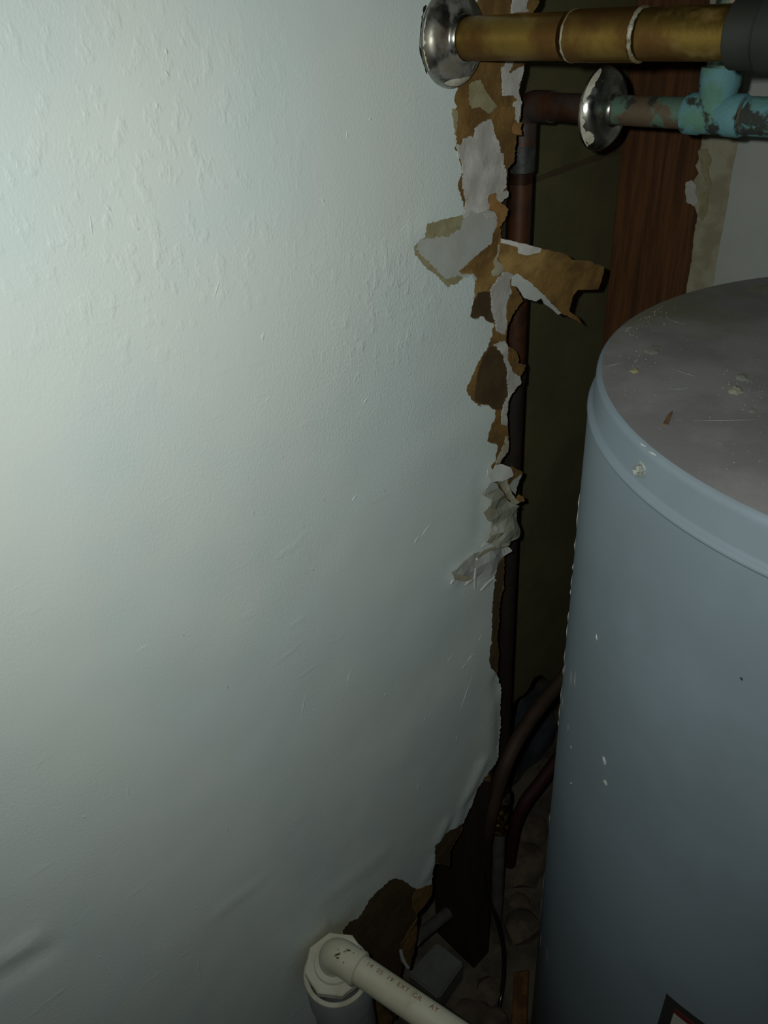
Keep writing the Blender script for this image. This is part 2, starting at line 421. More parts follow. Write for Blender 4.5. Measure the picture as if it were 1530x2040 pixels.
def seg_dist(x, z, a, b):
    ax, az, bx, bz = a.x, a.z, b.x, b.z; dx, dz = bx - ax, bz - az
    t = max(0, min(1, ((x - ax) * dx + (z - az) * dz) / (dx * dx + dz * dz + 1e-12)))
    return math.hypot(x - ax - dx * t, z - az - dz * t)
ridges = [   # (pixel a, pixel b, height towards the room, width): creases, bulges and dents of the buckled board
    ((985, 1400), (965, 1540), .0020, .020), ((955, 1520), (905, 1640), .0035, .010), ((925, 1600), (870, 1690), -.0022, .012),
    ((885, 1640), (850, 1740), .0025, .010), ((990, 1350), (995, 1480), -.0030, .010), ((430, 1815), (515, 1752), .0009, .006),
    ((0, 1905), (60, 1870), .0022, .007), ((0, 1950), (90, 1895), -.0020, .009), ((845, 640), (960, 600), .0008, .02),
    ((640, 1790), (760, 1700), .0010, .014), ((850, 900), (975, 830), .0009, .02), ((700, 1500), (940, 1250), -.0012, .04),
    ((600, 1300), (330, 1230), .0008, .03), ((905, 1150), (980, 1090), .0025, .008), ((960, 950), (955, 1050), -.0015, .012),
    ((760, 520), (850, 440), .0006, .006), ((640, 1840), (650, 1880), .0012, .006), ((100, 1500), (400, 1700), -.0008, .05)]
RID = [(on_y(*a), on_y(*b), h, wd) for a, b, h, wd in ridges]
def wall_disp(x, z):
    d = -.0012 * noise.noise(Vector((x * 6, z * 6, 3.1))) - .0004 * noise.noise(Vector((x * 30, z * 22, 1.7)))
    for a, b, h, wd in RID:
        q = seg_dist(x, z, a, b) / wd
        if q < 3: d -= h * math.exp(-q * q)
    return d
co, rnd = wall_sheet('wall_left', paint_edge, -.002, .002, M['wall'], None, None, 1.5, 3.6, 11)
wall_left = slab2('wall_left', co, -.0022, .0020, M['wall'], None, wall_disp, .0075, (-.12, .56, .12, 1.46), rnd)
struct(wall_left, 'white painted wall with its right edge torn away')

# board core and brown paper face behind the paint
board_edge = [(1082, -90), (1078, -30)] + [(1075, 5), (1062, 24), (1052, 60)] + c3b([(1070, 60), (1040, 180), (1000, 400), (980, 490), (1020, 580), (1010, 650),
              (1008, 740), (975, 810), (1020, 820), (1005, 880), (1020, 960), (955, 960), (935, 1250), (860, 1330), (832, 1500), (845, 1560), (862, 1600),
              (850, 1660), (770, 1720), (800, 1740), (860, 1800), (820, 1920), (770, 1990), (780, 2030)])
board_edge += c4b([(1165, 210), (1172, 320), (1150, 400), (1150, 560), (1190, 690), (1310, 740), (1290, 860), (1350, 920), (1430, 1060), (1360, 1130), (1290, 1250), (1240, 1350)])
board_edge += c6([(745, 150), (735, 230), (740, 330), (860, 400), (885, 440), (905, 530), (900, 600), (995, 590), (985, 660), (930, 740), (940, 840),
                  (870, 910), (800, 990), (760, 1100), (755, 1300), (760, 1440), (775, 1640), (765, 1760), (700, 1840), (660, 1920)])
board_edge += [(1000, 940), (1010, 980), (1012, 1020), (1015, 1060), (1006, 1100)] + c8([(320, 1600), (335, 1650), (320, 1800), (305, 2030)])
board_edge += c3([(655, 1300), (635, 1400), (625, 1600), (615, 1700), (632, 1800), (618, 1940)])
inner = c4([(640, 230), (650, 340), (640, 450), (650, 600), (640, 720), (622, 830), (605, 905), (585, 960), (570, 1010), (590, 1090), (525, 1075), (450, 1170), (415, 1275), (370, 1350), (350, 1440), (335, 1520),
            (280, 1600), (245, 1680), (235, 1800), (110, 1780), (80, 1830)])
board_edge += inner
board_edge += c5([(762, 215), (762, 305), (771, 322), (765, 360), (720, 430), (690, 460), (690, 560), (685, 600), (665, 680), (655, 738)])
board_edge += [(800, 1912), (797, 1945), (790, 1990), (780, 2040)]
co, rnd = wall_sheet('', board_edge, 0, 0, None, None, None, 1.5, 3.6, 12)
paper = slab2('brown_paper', co, 0.0, .0006, M['brown'], wall_left, lambda x, z: -.0001 + .0002 * noise.noise(Vector((x * 60, z * 60, 0))), .009, (.2, .60, .12, 1.46), rnd)
core_edge = [(x - 4, y) for x, y in board_edge]
co, rnd = wall_sheet('', core_edge, .001, 0, None, None, None, .6, 6, 13)
slab2('gypsum_core', co, .0007, .0115, M['gypcore'], wall_left, None, 0, None, rnd)

# ---- exposed layers lying on the brown paper
def patch(name, pts, material, y=-.0012, th=.0011, amp=1.0, bulge=.0008, seed=1, grid=.004, sc=60):
    return sheet(name, pts, material, wall_left, y=y, th=th, amp=amp * 1.4, seg=3, grid=grid,
                 disp=lambda x, z: -bulge * (.5 + .8 * noise.noise(Vector((x * sc, z * sc, seed)))), seed=seed)
patch('gypsum_patch', c3b([(480, 880), (590, 800), (660, 775), (700, 870), (715, 980), (745, 1040), (760, 1160), (800, 1170), (805, 1250), (835, 1400), (832, 1480),
      (838, 1540), (800, 1590), (730, 1690), (620, 1640), (610, 1690), (640, 1760), (620, 1800), (520, 1840), (440, 1800), (415, 1870), (380, 1910),
      (345, 1900), (375, 1800), (380, 1720), (355, 1600), (345, 1440), (335, 1280), (270, 1110), (280, 1060), (340, 1075), (350, 1010), (440, 965), (480, 1005)]),
      M['gyp'], bulge=.0022, y=-.0014, seed=2)
patch('gypsum_patch', c3b([(850, 30), (930, 30), (925, 130), (890, 215), (860, 250), (880, 262), (930, 225), (965, 205), (1038, 180), (1018, 300), (985, 400), (985, 520), (1012, 580), (1000, 700), (970, 820), (932, 760),
      (925, 600), (970, 560), (910, 510), (800, 515), (790, 390), (780, 200), (830, 170)]), M['gyp'], bulge=.0012, seed=3)
patch('gypsum_patch', c1b([(1040, -60), (1180, -60), (1165, 90), (1200, 105), (1120, 125), (1000, 132)]), M['gyp'], bulge=.001, seed=4)
patch('gypsum_patch', c3b([(840, 1580), (862, 1600), (850, 1660), (770, 1720), (735, 1700), (800, 1600)]), M['gyp'], seed=14)
patch('gypsum_patch', c4b([(1210, 710), (1305, 740), (1270, 830), (1288, 960), (1230, 1080), (1210, 1220), (1230, 1280), (1220, 1380), (1200, 1450), (1110, 1410), (1100, 1310),
      (1060, 1180), (1055, 1020), (1040, 920), (1130, 800)]), M['gyp'], bulge=.002, y=-.002, th=.0019, seed=5)
patch('gypsum_patch', c4b([(980, 30), (1060, 5), (1105, 45), (1080, 90), (1010, 85)]), M['gyp'], y=-.0026, seed=15)
patch('gypsum_patch', c6([(710, 265), (742, 330), (748, 520), (785, 600), (830, 690), (915, 740), (935, 840), (868, 910), (798, 990), (756, 1100), (750, 1300), (752, 1420), (680, 1400),
      (670, 1280), (700, 1130), (765, 1000), (750, 800), (750, 640), (700, 480), (620, 360), (560, 330), (620, 295)]), M['gyp'], bulge=.0014, seed=6)
patch('gypsum_patch', c6([(745, 1560), (772, 1640), (762, 1760), (700, 1840), (655, 1920), (600, 1930), (630, 1850), (700, 1700)]), M['papert'], seed=7)
patch('gypsum_patch', c6([(600, -20), (738, -20), (738, 80), (695, 180), (615, 140)]), M['gyp'], bulge=.001, seed=8)
patch('brown_scrap', c6([(760, 390), (860, 400), (882, 440), (905, 530), (900, 600), (990, 592), (982, 660), (930, 735), (830, 690), (790, 600), (755, 520)]), M['brown'], y=-.0016, bulge=.0015, seed=9)
patch('brown_scrap', c3b([(640, 1640), (715, 1610), (720, 1680), (800, 1740), (862, 1800), (822, 1915), (765, 1990), (720, 2010), (750, 1900), (700, 1810), (640, 1800), (650, 1740)]), M['brownl'], y=-.003, bulge=.002, seed=10)
patch('brown_scrap', c3b([(930, 820), (1020, 822), (1005, 880), (1018, 960), (925, 945), (905, 900)]), M['brownl'], y=-.0016, bulge=.001, seed=11)
patch('brown_scrap', c3b([(235, 660), (290, 680), (300, 760), (285, 900), (270, 960), (255, 830), (240, 740)]), M['olive'], y=-.0030, bulge=.0006, seed=16)
patch('brown_scrap', c3b([(430, 380), (540, 330), (600, 450), (730, 640), (640, 720), (540, 640), (460, 660), (420, 560)]), M['olive'], y=-.0008, th=.0007, bulge=.0010, seed=17)
for k, pts in enumerate([[(480, 720), (560, 700), (440, 880), (360, 990), (300, 1020), (400, 860)], [(800, 640), (930, 640), (935, 800), (900, 940), (820, 955), (800, 800)]]):
    patch('brown_scrap', c3b(pts), M['brown'], y=-.0010, th=.0009, bulge=.0012, seed=40 + k)
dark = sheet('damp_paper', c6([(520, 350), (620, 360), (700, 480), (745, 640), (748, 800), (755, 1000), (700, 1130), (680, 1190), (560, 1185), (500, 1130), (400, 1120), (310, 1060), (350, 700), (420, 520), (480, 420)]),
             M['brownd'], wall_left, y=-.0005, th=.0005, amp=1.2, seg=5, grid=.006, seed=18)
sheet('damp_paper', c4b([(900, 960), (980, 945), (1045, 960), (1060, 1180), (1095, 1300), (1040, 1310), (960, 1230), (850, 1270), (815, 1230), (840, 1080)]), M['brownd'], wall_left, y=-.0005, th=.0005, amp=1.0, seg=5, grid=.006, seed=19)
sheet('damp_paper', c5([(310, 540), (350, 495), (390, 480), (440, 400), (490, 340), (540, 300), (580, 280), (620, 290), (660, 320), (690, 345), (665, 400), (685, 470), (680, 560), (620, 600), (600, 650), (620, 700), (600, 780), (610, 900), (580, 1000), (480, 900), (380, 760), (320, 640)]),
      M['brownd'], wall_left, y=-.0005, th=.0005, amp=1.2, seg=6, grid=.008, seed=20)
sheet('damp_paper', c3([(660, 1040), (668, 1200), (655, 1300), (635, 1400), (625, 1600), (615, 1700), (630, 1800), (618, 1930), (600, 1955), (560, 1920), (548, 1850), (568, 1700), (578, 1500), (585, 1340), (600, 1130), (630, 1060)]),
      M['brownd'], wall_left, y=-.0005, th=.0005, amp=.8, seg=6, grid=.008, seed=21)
# old paint showing where the top coat came away
patch('old_paint', [(842, 438), (925, 418), (952, 412), (990, 425), (992, 445), (985, 459), (981, 473), (980, 483), (960, 500), (935, 522), (914, 541), (919, 546), (944, 545), (950, 556), (930, 578), (880, 584), (812, 500), (834, 468)],
      M['oldpaint'], y=-.0009, th=.0008, bulge=.0002, seed=22)
patch('glue_stain', [(846, 444), (925, 424), (918, 455), (905, 462), (893, 473), (878, 471), (862, 474), (842, 476)], M['olive'], y=-.0012, th=.0003, bulge=.0001, seed=23, amp=1.6)
patch('glue_stain', [(822, 490), (832, 482), (829, 495), (838, 508), (852, 519), (866, 534), (880, 551), (893, 556), (912, 549), (921, 556), (905, 570), (888, 574), (866, 552), (842, 530), (824, 506)], M['olive'], y=-.0012, th=.0003, bulge=.0001, seed=24, amp=1.8)

# ---- torn paper flap hanging out over the opening
def flap_y(px, py): u = (px - 997) / 205.; return -.002 - .028 * u - .012 * math.sin(u * 3.0) * .6 + .006 * (py - 530) / 80.
c2 = lambda p: crop(780, 380, 3.06, p)
flap = sheet('torn_flap', c2([(665, 290), (790, 318), (910, 350), (1060, 385), (1110, 425), (1190, 425), (1295, 465), (1290, 510), (1275, 560), (1260, 600), (1140, 605), (1110, 640), (1085, 735), (1120, 760),
             (1165, 812), (1100, 778), (1030, 745), (960, 670), (860, 570), (760, 510), (690, 490), (655, 420), (650, 340)]), M['brown'], wall_left, th=.0007, amp=1.0, seg=5, grid=.005, yfun=flap_y,
             disp=lambda x, z: -.0014 * noise.noise(Vector((x * 45, z * 45, 5))), seed=25)
def sub(parent):
    def f(name, pts, material, yf, th=.0006, amp=.8, seed=1, grid=.004, dsc=50, da=.001, flat=False):
        o = sheet(name, pts, material, None, th=th, amp=amp, seg=4, grid=grid, yfun=yf, disp=lambda x, z: -da * noise.noise(Vector((x * dsc, z * dsc, seed))), seed=seed)
        if flat:
            for p in o.data.polygons: p.use_smooth = False
        child(o, parent); o.matrix_parent_inverse = parent.matrix_world.inverted(); return o
    return f
fl = sub(wall_left)
fl('flap_facing', c2([(668, 292), (790, 320), (915, 352), (905, 378), (830, 395), (780, 385), (770, 345), (700, 325), (668, 318)]), M['gyp'], lambda a, b: flap_y(a, b) - .0022, seed=26, da=.0008)
fl('flap_facing', c2([(735, 530), (770, 505), (860, 570), (960, 668), (1035, 748), (1015, 755), (985, 725), (930, 690), (915, 655), (880, 675), (810, 655), (790, 620), (770, 590), (735, 580)]), M['oldpaint'],
   lambda a, b: flap_y(a, b) - .0032, seed=27, da=.0006)
fl('flap_facing', c4b([(1130, 390), (1150, 410), (1150, 470), (1120, 580), (1185, 640), (1200, 700), (1130, 760), (1075, 770), (1060, 720), (1100, 660), (1085, 600), (1130, 500)]), M['papert'], lambda a, b: -.0045, seed=28, da=.002)

# ---- crumpled paper half way down the torn edge
YC = lambda base, gx=0., gy=0., cx=1000., cy=1000.: (lambda a, b: base + gx * (a - cx) / 40. + gy * (b - cy) / 60.)
fl('paper_scrap', c8([(60, 540), (150, 440), (240, 500), (330, 600), (430, 740), (520, 780), (540, 880), (520, 1010), (545, 1100), (565, 1160), (500, 1250), (400, 1350), (200, 1390), (60, 1300), (120, 1220),
   (160, 1140), (150, 1020), (30, 880), (110, 780), (150, 700), (30, 640)]), M['paperg'], lambda a, b: -.005 - .004 * math.sin((a - 965) / 18.) - .003 * math.sin(b / 17.), th=.0008, seed=30, da=.009, dsc=45, grid=.0095, flat=True)
fl('paper_scrap', c8([(205, 190), (300, 180), (410, 225), (465, 330), (450, 370), (300, 430), (150, 440), (90, 330), (85, 260), (180, 250)]), M['paperw'], YC(-.014, .002, -.010, 1000, 945), seed=31, da=.0012)
fl('paper_scrap', c8([(420, 200), (590, 300), (580, 330), (440, 430), (400, 480), (380, 400), (440, 340)]), M['brown'], YC(-.006, .004, .002, 1020, 950), seed=32)
fl('paper_scrap', c8([(580, 330), (500, 520), (490, 620), (430, 560), (385, 480), (440, 430)]), M['oldpaint'], YC(-.0055, .002, .002, 1020, 970), seed=33)
fl('paper_scrap', c8([(370, 380), (385, 480), (430, 580), (490, 680), (550, 740), (500, 770), (430, 740), (330, 600), (280, 500), (230, 440), (300, 415)]), M['papert'], lambda a, b: -.011 - .004 * math.cos((a - b + 975 - 1010) / 9.), seed=34, da=.002)
fl('paper_scrap', c8([(535, 620), (600, 650), (622, 720), (540, 742), (500, 690)]), M['brownl'], YC(-.007), seed=35)
fl('paper_scrap', c8([(60, 545), (110, 470), (150, 440), (220, 460), (245, 530), (120, 570), (40, 640)]), M['oldpaint'], YC(-.011, .003, -.006, 980, 970), seed=36)
fl('paper_scrap', c8([(30, 880), (110, 790), (180, 760), (215, 850), (200, 930), (150, 1020), (90, 1000)]), M['papert'], YC(-.010, .006, 0, 975, 1020), seed=37)
fl('paper_scrap', c8([(60, 1300), (120, 1230), (240, 1170), (330, 1150), (470, 1200), (400, 1340), (200, 1385)]), M['papert'], YC(-.012, .004, .006, 985, 1070), seed=38, da=.006, grid=.009, flat=True)
fl('paper_scrap', c8([(170, 1110), (215, 1085), (245, 1120), (235, 1155), (190, 1160)]), M['paperw'], YC(-.0145), seed=39, grid=.002, amp=.3)
fl('paper_scrap', c8([(45, 1310), (120, 1335), (20, 1385), (-10, 1390)]), M['paperw'], YC(-.008), seed=40, grid=.002, amp=.3)
# lifted paint at the lower end of the crumple
fl('lifted_paint', c3([(250, 1140), (440, 1000), (560, 960), (700, 925), (740, 970), (690, 1010), (660, 1040), (620, 1100), (600, 1170), (540, 1200), (490, 1230), (440, 1190), (400, 1230), (350, 1225), (270, 1190)]), M['oldpaint'],
   lambda a, b: -.0045 - .003 * math.sin((a + b) / 14.) , th=.0012, seed=41, da=.006, dsc=45, grid=.011, flat=True)
fl('lifted_paint', c3([(455, 1010), (520, 960), (600, 930), (705, 905), (712, 925), (640, 945), (560, 965), (500, 995), (460, 1030)]), M['papert'], YC(-.0135), seed=42)
fl('lifted_paint', c3([(265, 1160), (330, 1165), (420, 1195), (350, 1215), (270, 1205)]), M['papert'], YC(-.0115), seed=43)
for k, (a, b) in enumerate([((440, 1110), (435, 1285)), ((600, 1180), (485, 1295)), ((240, 1240), (280, 1195)), ((360, 1250), (420, 1200)), ((455, 1030), (460, 1060)), ((590, 1195), (612, 1220))]):
    dx, dy = b[0] - a[0], b[1] - a[1]; l = math.hypot(dx, dy); nx, ny = -dy / l * 9, dx / l * 9
    fl('lifted_paint', c3([a, ((a[0] + b[0]) / 2 + nx, (a[1] + b[1]) / 2 + ny), b, ((a[0] + b[0]) / 2 - nx, (a[1] + b[1]) / 2 - ny)]), M['paperw'], YC(-.0095), th=.0018, seed=50 + k, grid=None, amp=0)
# brown tongues at the lower tear
fl('brown_scrap', c4([(515, 1070), (560, 1005), (575, 1045), (590, 1090), (555, 1085)]), M['brown'], YC(-.002), seed=60, grid=.003, amp=.6)
fl('brown_scrap', c4([(340, 1455), (325, 1530), (280, 1600), (245, 1680), (235, 1810), (150, 1790), (104, 1780), (108, 1635), (200, 1540), (280, 1480)]), M['brownd'], YC(-.0012), seed=61)
fl('brown_scrap', c5([(690, 340), (740, 318), (771, 322), (765, 360), (720, 430), (690, 462), (665, 430), (668, 380)]), M['brown'], YC(-.004, .002, 0, 840, 1790), seed=62, da=.002)
fl('brown_scrap', c5([(690, 480), (688, 560), (685, 600), (665, 680), (655, 740), (630, 715), (612, 660), (605, 620), (640, 560)]), M['brown'], YC(-.004, .003, 0, 820, 1870), seed=63, da=.002)
fl('paper_scrap', c5([(600, 645), (612, 640), (628, 690), (655, 738), (640, 740), (612, 700)]), M['paperw'], YC(-.007), seed=64, grid=.003, amp=.5)

# cracked caulk line and nicks of the wall paint: small raised slivers, joined
nick = bmesh.new()
def sliver(bm, a, b, wpx, y, th=.0006, pl=on_y):
    dx, dy = b[0] - a[0], b[1] - a[1]; l = math.hypot(dx, dy) or 1; nx, ny = -dy / l * wpx, dx / l * wpx
    mid = ((a[0] + b[0]) / 2, (a[1] + b[1]) / 2)
    P = [pl(*q, y) for q in (a, (mid[0] + nx, mid[1] + ny), b, (mid[0] - nx, mid[1] - ny))]
    top = bm.verts.new(pl(*mid, y - th)); vs = [bm.verts.new(p) for p in P]
    for i in range(4): bm.faces.new((vs[i], vs[(i + 1) % 4], top))
for a, b, wd in [((440, 550), (425, 600), 2), ((526, 660), (522, 682), 4), ((735, 790), (722, 808), 3), ((362, 1260), (368, 1268), 2), ((163, 1626), (172, 1630), 3), ((255, 1560), (257, 1590), 1.5),
                 ((905, 1300), (885, 1330), 2), ((962, 1258), (950, 1290), 2), ((930, 1320), (920, 1335), 2), ((770, 1380), (765, 1388), 2), ((846, 1430), (849, 1436), 3), ((912, 1465), (908, 1478), 2),
                 ((832, 1560), (835, 1580), 2), ((535, 790), (530, 805), 2), ((560, 905), (566, 915), 2), ((640, 990), (650, 1000), 2), ((700, 1000), (712, 985), 2), ((824, 1088), (835, 1065), 2),
                 ((860, 1040), (835, 1075), 1.5), ((620, 1130), (626, 1138), 3), ((500, 1010), (508, 1030), 2), ((760, 970), (770, 985), 2), ((820, 440), (785, 476), 1.2), ((450, 1360), (455, 1375), 2),
                 ((942, 1340), (915, 1425), 1.2), ((945, 1300), (930, 1320), 1.2), ((395, 1900), (400, 1965), 1.2), ((380, 1845), (383, 1849), 2), ((215, 1935), (220, 1942), 2.5), ((195, 1905), (200, 1908), 2.5),
                 ((610, 1375), (600, 1440), 1), ((700, 1330), (690, 1370), 1), ((270, 1300), (300, 1280), 1), ((450, 1640), (455, 1660), 1.2), ((330, 95), (334, 112), 4), ((325, 135), (340, 155), 3),
                 ((208, 405), (225, 425), 4), ((178, 420), (186, 480), 3), ((270, 450), (280, 462), 3), ((310, 200), (316, 220), 3), ((640, 395), (648, 405), 3), ((735, 235), (740, 240), 3), ((690, 260), (694, 280), 2)]:
    sliver(nick, a, b, wd, -.0022 + wall_disp(on_y(*a).x, on_y(*a).z))
nk = from_bm('paint_nicks', nick, M['wall'], wall_left); nk['kind'] = 'stuff'
cpts = [(849, 10, .8), (847, 13, 3.2), (845, 20, 3.0), (844, 27, .6), (841, 34, 1.6), (841, 40, .9), (839, 52, 1.2), (838, 64, .9), (836.5, 78, .5), (836, 92, .6), (837, 98, 1.8), (839, 108, 2.2), (842, 118, 1.6), (844, 127, 1.0), (847, 135, .8), (849, 141, 2.0), (850, 147, .6)]
crack = bmesh.new(); prev = None
for x, y, wd in cpts:
    c_ = on_y(x, y, 0); yy_ = -.00225 + wall_disp(c_.x, c_.z)
    vs = [crack.verts.new(on_y(x - wd, y, yy_)), crack.verts.new(on_y(x, y, yy_ - .0003)), crack.verts.new(on_y(x + wd, y, yy_))]
    if prev:
        for k in range(2): crack.faces.new((prev[k], prev[k + 1], vs[k + 1], vs[k]))
    prev = vs
ck = from_bm('caulk_crack', crack, M['black'], wall_left)

# ---- back of the cavity, right wall, floor, dark space behind
panel_edge = [(840, 1420), (990, 1418), (1020, 1412), (1030, 1396), (1050, 1380), (1066, 1352), (1080, 1345), (1100, 1362), (1125, 1352), (1160, 1370), (1200, 1330)]
pw = [on_y(x, y, .1) for x, y in rough_line(panel_edge, 2, 8, False, random.Random(5))]
pc = [Vector((-.2, 2.3)), Vector((-.2, pw[0].z))] + [Vector((p.x, p.z)) for p in pw] + [Vector((.885, pw[-1].z)), Vector((.885, 2.3))]
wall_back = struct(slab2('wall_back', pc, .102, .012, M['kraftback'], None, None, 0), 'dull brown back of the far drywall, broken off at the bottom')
st = sheet('stain_streak', [(1058, 356), (1110, 336), (1170, 314), (1238, 292), (1238, 306), (1172, 326), (1110, 349), (1058, 368)], M['seam'], wall_back, y=.1015, th=.0004, amp=.8, seg=8, grid=None, seed=70)
floor = struct(from_bm('floor', box_bm((-1.6, -1.8, -.05), (2.2, .8, 0)), M['concrete']), 'dirty dark concrete floor')
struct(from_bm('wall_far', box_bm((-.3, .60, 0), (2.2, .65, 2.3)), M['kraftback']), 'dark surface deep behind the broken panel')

XS = .838                                                  # face of the side wall, which meets the torn wall in an inside corner
def turn(o):
    """local x -> -Y, local y -> +X: lays a slab built like the left wall onto the side wall"""
    o.data.transform(Matrix(((0, 1, 0, XS), (-1, 0, 0, 0), (0, 0, 1, 0), (0, 0, 0, 1)))); return o
def side_pts(px):
    out = []
    for x, y in px:
        p = on_x(x, y, XS); out.append(Vector((-p.y, p.z)))
    return out
rnd = random.Random(21)
tan_edge = [(1420, -60), (1412, 40), (1408, 120), (1402, 200), (1397, 290), (1392, 318), (1385, 330), (1392, 345), (1380, 362), (1370, 375), (1370, 400), (1384, 412), (1390, 430), (1382, 470), (1378, 520), (1368, 570), (1360, 640)]
rc = side_pts(rough_line(tan_edge, 1.2, 6, False, rnd))
rc2 = rc + [Vector((rc[-1].x + .005, .6)), Vector((rc[-1].x, 0.)), Vector((1.6, 0)), Vector((1.6, 2.3)), Vector((rc[0].x + .004, 2.3))]
white_edge = [(1500, -60), (1492, 40), (1484, 140), (1476, 230), (1470, 290), (1458, 350), (1448, 420), (1436, 480), (1424, 550), (1412, 640)]
wc = side_pts(rough_line(white_edge, .8, 8, False, rnd))
wc2 = wc + [Vector((wc[-1].x + .003, .6)), Vector((wc[-1].x, 0.)), Vector((1.6, 0)), Vector((1.6, 2.3)), Vector((wc[0].x, 2.3))]
wall_right = struct(turn(slab2('wall_right', wc2, -.0008, .0008, M['wright'], None, None, 0)), 'white painted side wall behind the tank with a bare tan edge')
turn(slab2('bare_board', rc2, .0001, .0110, M['tan'], wall_right, None, 0))
def rpatch(px, m_, y, seed):
    c_ = side_pts(rough_line(px, 1.2, 4, True, random.Random(seed)))
    return turn(slab2('loose_flake', c_, y, .0012, m_, wall_right, lambda x, z: -.0008 * noise.noise(Vector((x * 60, z * 60, seed))), 0))
rpatch([(1370, 362), (1380, 358), (1390, 368), (1388, 384), (1394, 400), (1385, 410), (1370, 402), (1368, 380)], M['gyp'], -.003, 71)
rpatch([(1392, 300), (1410, 296), (1418, 318), (1412, 340), (1420, 372), (1410, 380), (1400, 345)], M['olive'], -.0016, 72)
rpatch([(1398, 385), (1412, 382), (1410, 420), (1400, 440), (1392, 430)], M['olive'], -.0012, 73)
xs = XS + .0115

# ---- studs
st1 = tag(from_bm('wall_stud', box_bm((xs, -.030, .001), (xs + .040, .1015, 2.28), .0015), M['wood']), 'reddish-brown pine stud standing upright in the corner beside the white side wall', 'stud')
xr = on_y(978, 1750, .0125).x
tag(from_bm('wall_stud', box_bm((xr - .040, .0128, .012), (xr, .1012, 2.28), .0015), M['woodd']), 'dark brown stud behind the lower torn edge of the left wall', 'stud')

# ================================================================== WATER HEATER
TC = Vector((.586, .0844 - D, 0)); TR = .2402; ZL = H - .232; LS = .83
heater = empty('water_heater', 'large grey cylindrical water heater with dusty flat lid', 'water heater', (TC.x, TC.y, 0))
def lsc(prof): return [(h_ * LS, TR + (r_ * LS if r_ < .01 else r_)) for h_, r_ in prof]
zb0 = .03; zt0 = ZL - zb0
lathe('tank_body', (TC.x, TC.y, zb0), (0, 0, 1), [(0, 0), (0, TR - .006), (.004, TR - .002), (.01, TR), (zt0 - .030, TR), (zt0 - .028, TR - .002), (zt0 - .025, TR - .009), (zt0 - .025, 0)], M['tank'], heater, 192)
lathe('tank_base', (TC.x, TC.y, 0), (0, 0, 1), [(.0005, 0), (.0005, TR - .02), (.031, TR - .02), (.031, 0)], M['black'], heater, 96)
lid = lathe('lid', (TC.x, TC.y, ZL - .0375 * LS), (0, 0, 1), lsc([(0.0035, -.012), (0, -.001), (.0005, .0005), (.002, .0012), (.0038, .0006), (.0052, -.0012), (.0065, -.0030), (.0085, -.0036), (.031, -.0040), (.034, -.0044),
      (.0362, -.0058), (.0374, -.0082)]), M['tank'], heater, 192, ang=60)
lt = lathe('lid_top', (TC.x, TC.y, ZL - .0375 * LS), (0, 0, 1), [(.0374 * LS, TR - .0082 * LS), (.0373 * LS, TR - .03), (.0368 * LS, TR - .12), (.0366 * LS, 0)], M['tankd'], heater, 192)
def on_cyl(px, py, rr=TR):
    r = ray(px, py); c = Vector((TC.x - CAM.x, TC.y - CAM.y)); A = r.x ** 2 + r.y ** 2; B = -2 * (r.x * c.x + r.y * c.y); C = c.length_squared - rr * rr
    disc = max(B * B - 4 * A * C, 0); return CAM + r * ((-B - math.sqrt(disc)) / (2 * A))
def radial(p): return (Vector((p.x, p.y, 0)) - TC).normalized()
# screw on the lid band
sp = on_cyl(1277, 936, TR - .0032); sn = radial(sp)
scr = lathe('screw', sp - sn * .0005, sn, [(0, .0053), (.0006, .0053), (.0010, .0048), (.0011, .0036)], M['steel'], heater, 24)
bm = bmesh.new(); u, v, d = frame_of(sn); rg = []
for hh, rr in ((.0008, .0037), (.0034, .0036), (.0040, .0030)):
    rg.append([bm.verts.new(sp + sn * hh + (u * math.cos(math.pi / 3 * k + .3) + v * math.sin(math.pi / 3 * k + .3)) * rr) for k in range(6)])
for a, b in zip(rg, rg[1:]):
    for k in range(6): bm.faces.new((a[k], a[(k + 1) % 6], b[(k + 1) % 6], b[k]))
cv = bm.verts.new(sp + sn * .0020)
for k in range(6): bm.faces.new((rg[-1][k], rg[-1][(k + 1) % 6], cv))
hx = from_bm('screw_head', bm, M['steel']); hx.parent = scr; hx.matrix_parent_inverse = Matrix.Identity(4)
# warning label: curved on the tank
def cyl_patch(name, a0, a1, z0, z1, rr, material, parent, n=16):
    bm = bmesh.new(); A = []
    for i in range(n + 1):
        a = a0 + (a1 - a0) * i / n; c, s = math.cos(a), math.sin(a)
        A.append([bm.verts.new((TC.x + c * q, TC.y + s * q, z)) for q, z in ((rr, z0), (rr, z1), (TR - .0001, z1), (TR - .0001, z0))])
    for a, b in zip(A, A[1:]):
        for k in range(4): bm.faces.new((a[k], b[k], b[(k + 1) % 4], a[(k + 1) % 4]))
    bm.faces.new(A[0]); bm.faces.new(list(reversed(A[-1])))
    return from_bm(name, bm, material, parent, True, 30)
lp = on_cyl(1328, 1979); la = math.atan2(lp.y - TC.y, lp.x - TC.x); lz = lp.z
bw, bt = .0095 / TR, .0095
cyl_patch('label', la, la + .62, lz - .26, lz, TR + .0004, M['lblack'], heater, 32)
cyl_patch('label_stripe', la + bw, la + .62 - bw, lz - bt - .0075, lz - bt, TR + .0007, M['lred'], heater, 28)
cyl_patch('label_panel', la + bw, la + .62 - bw, lz - .26 + bt, lz - bt - .0075, TR + .0007, M['lwhite'], heater, 28)
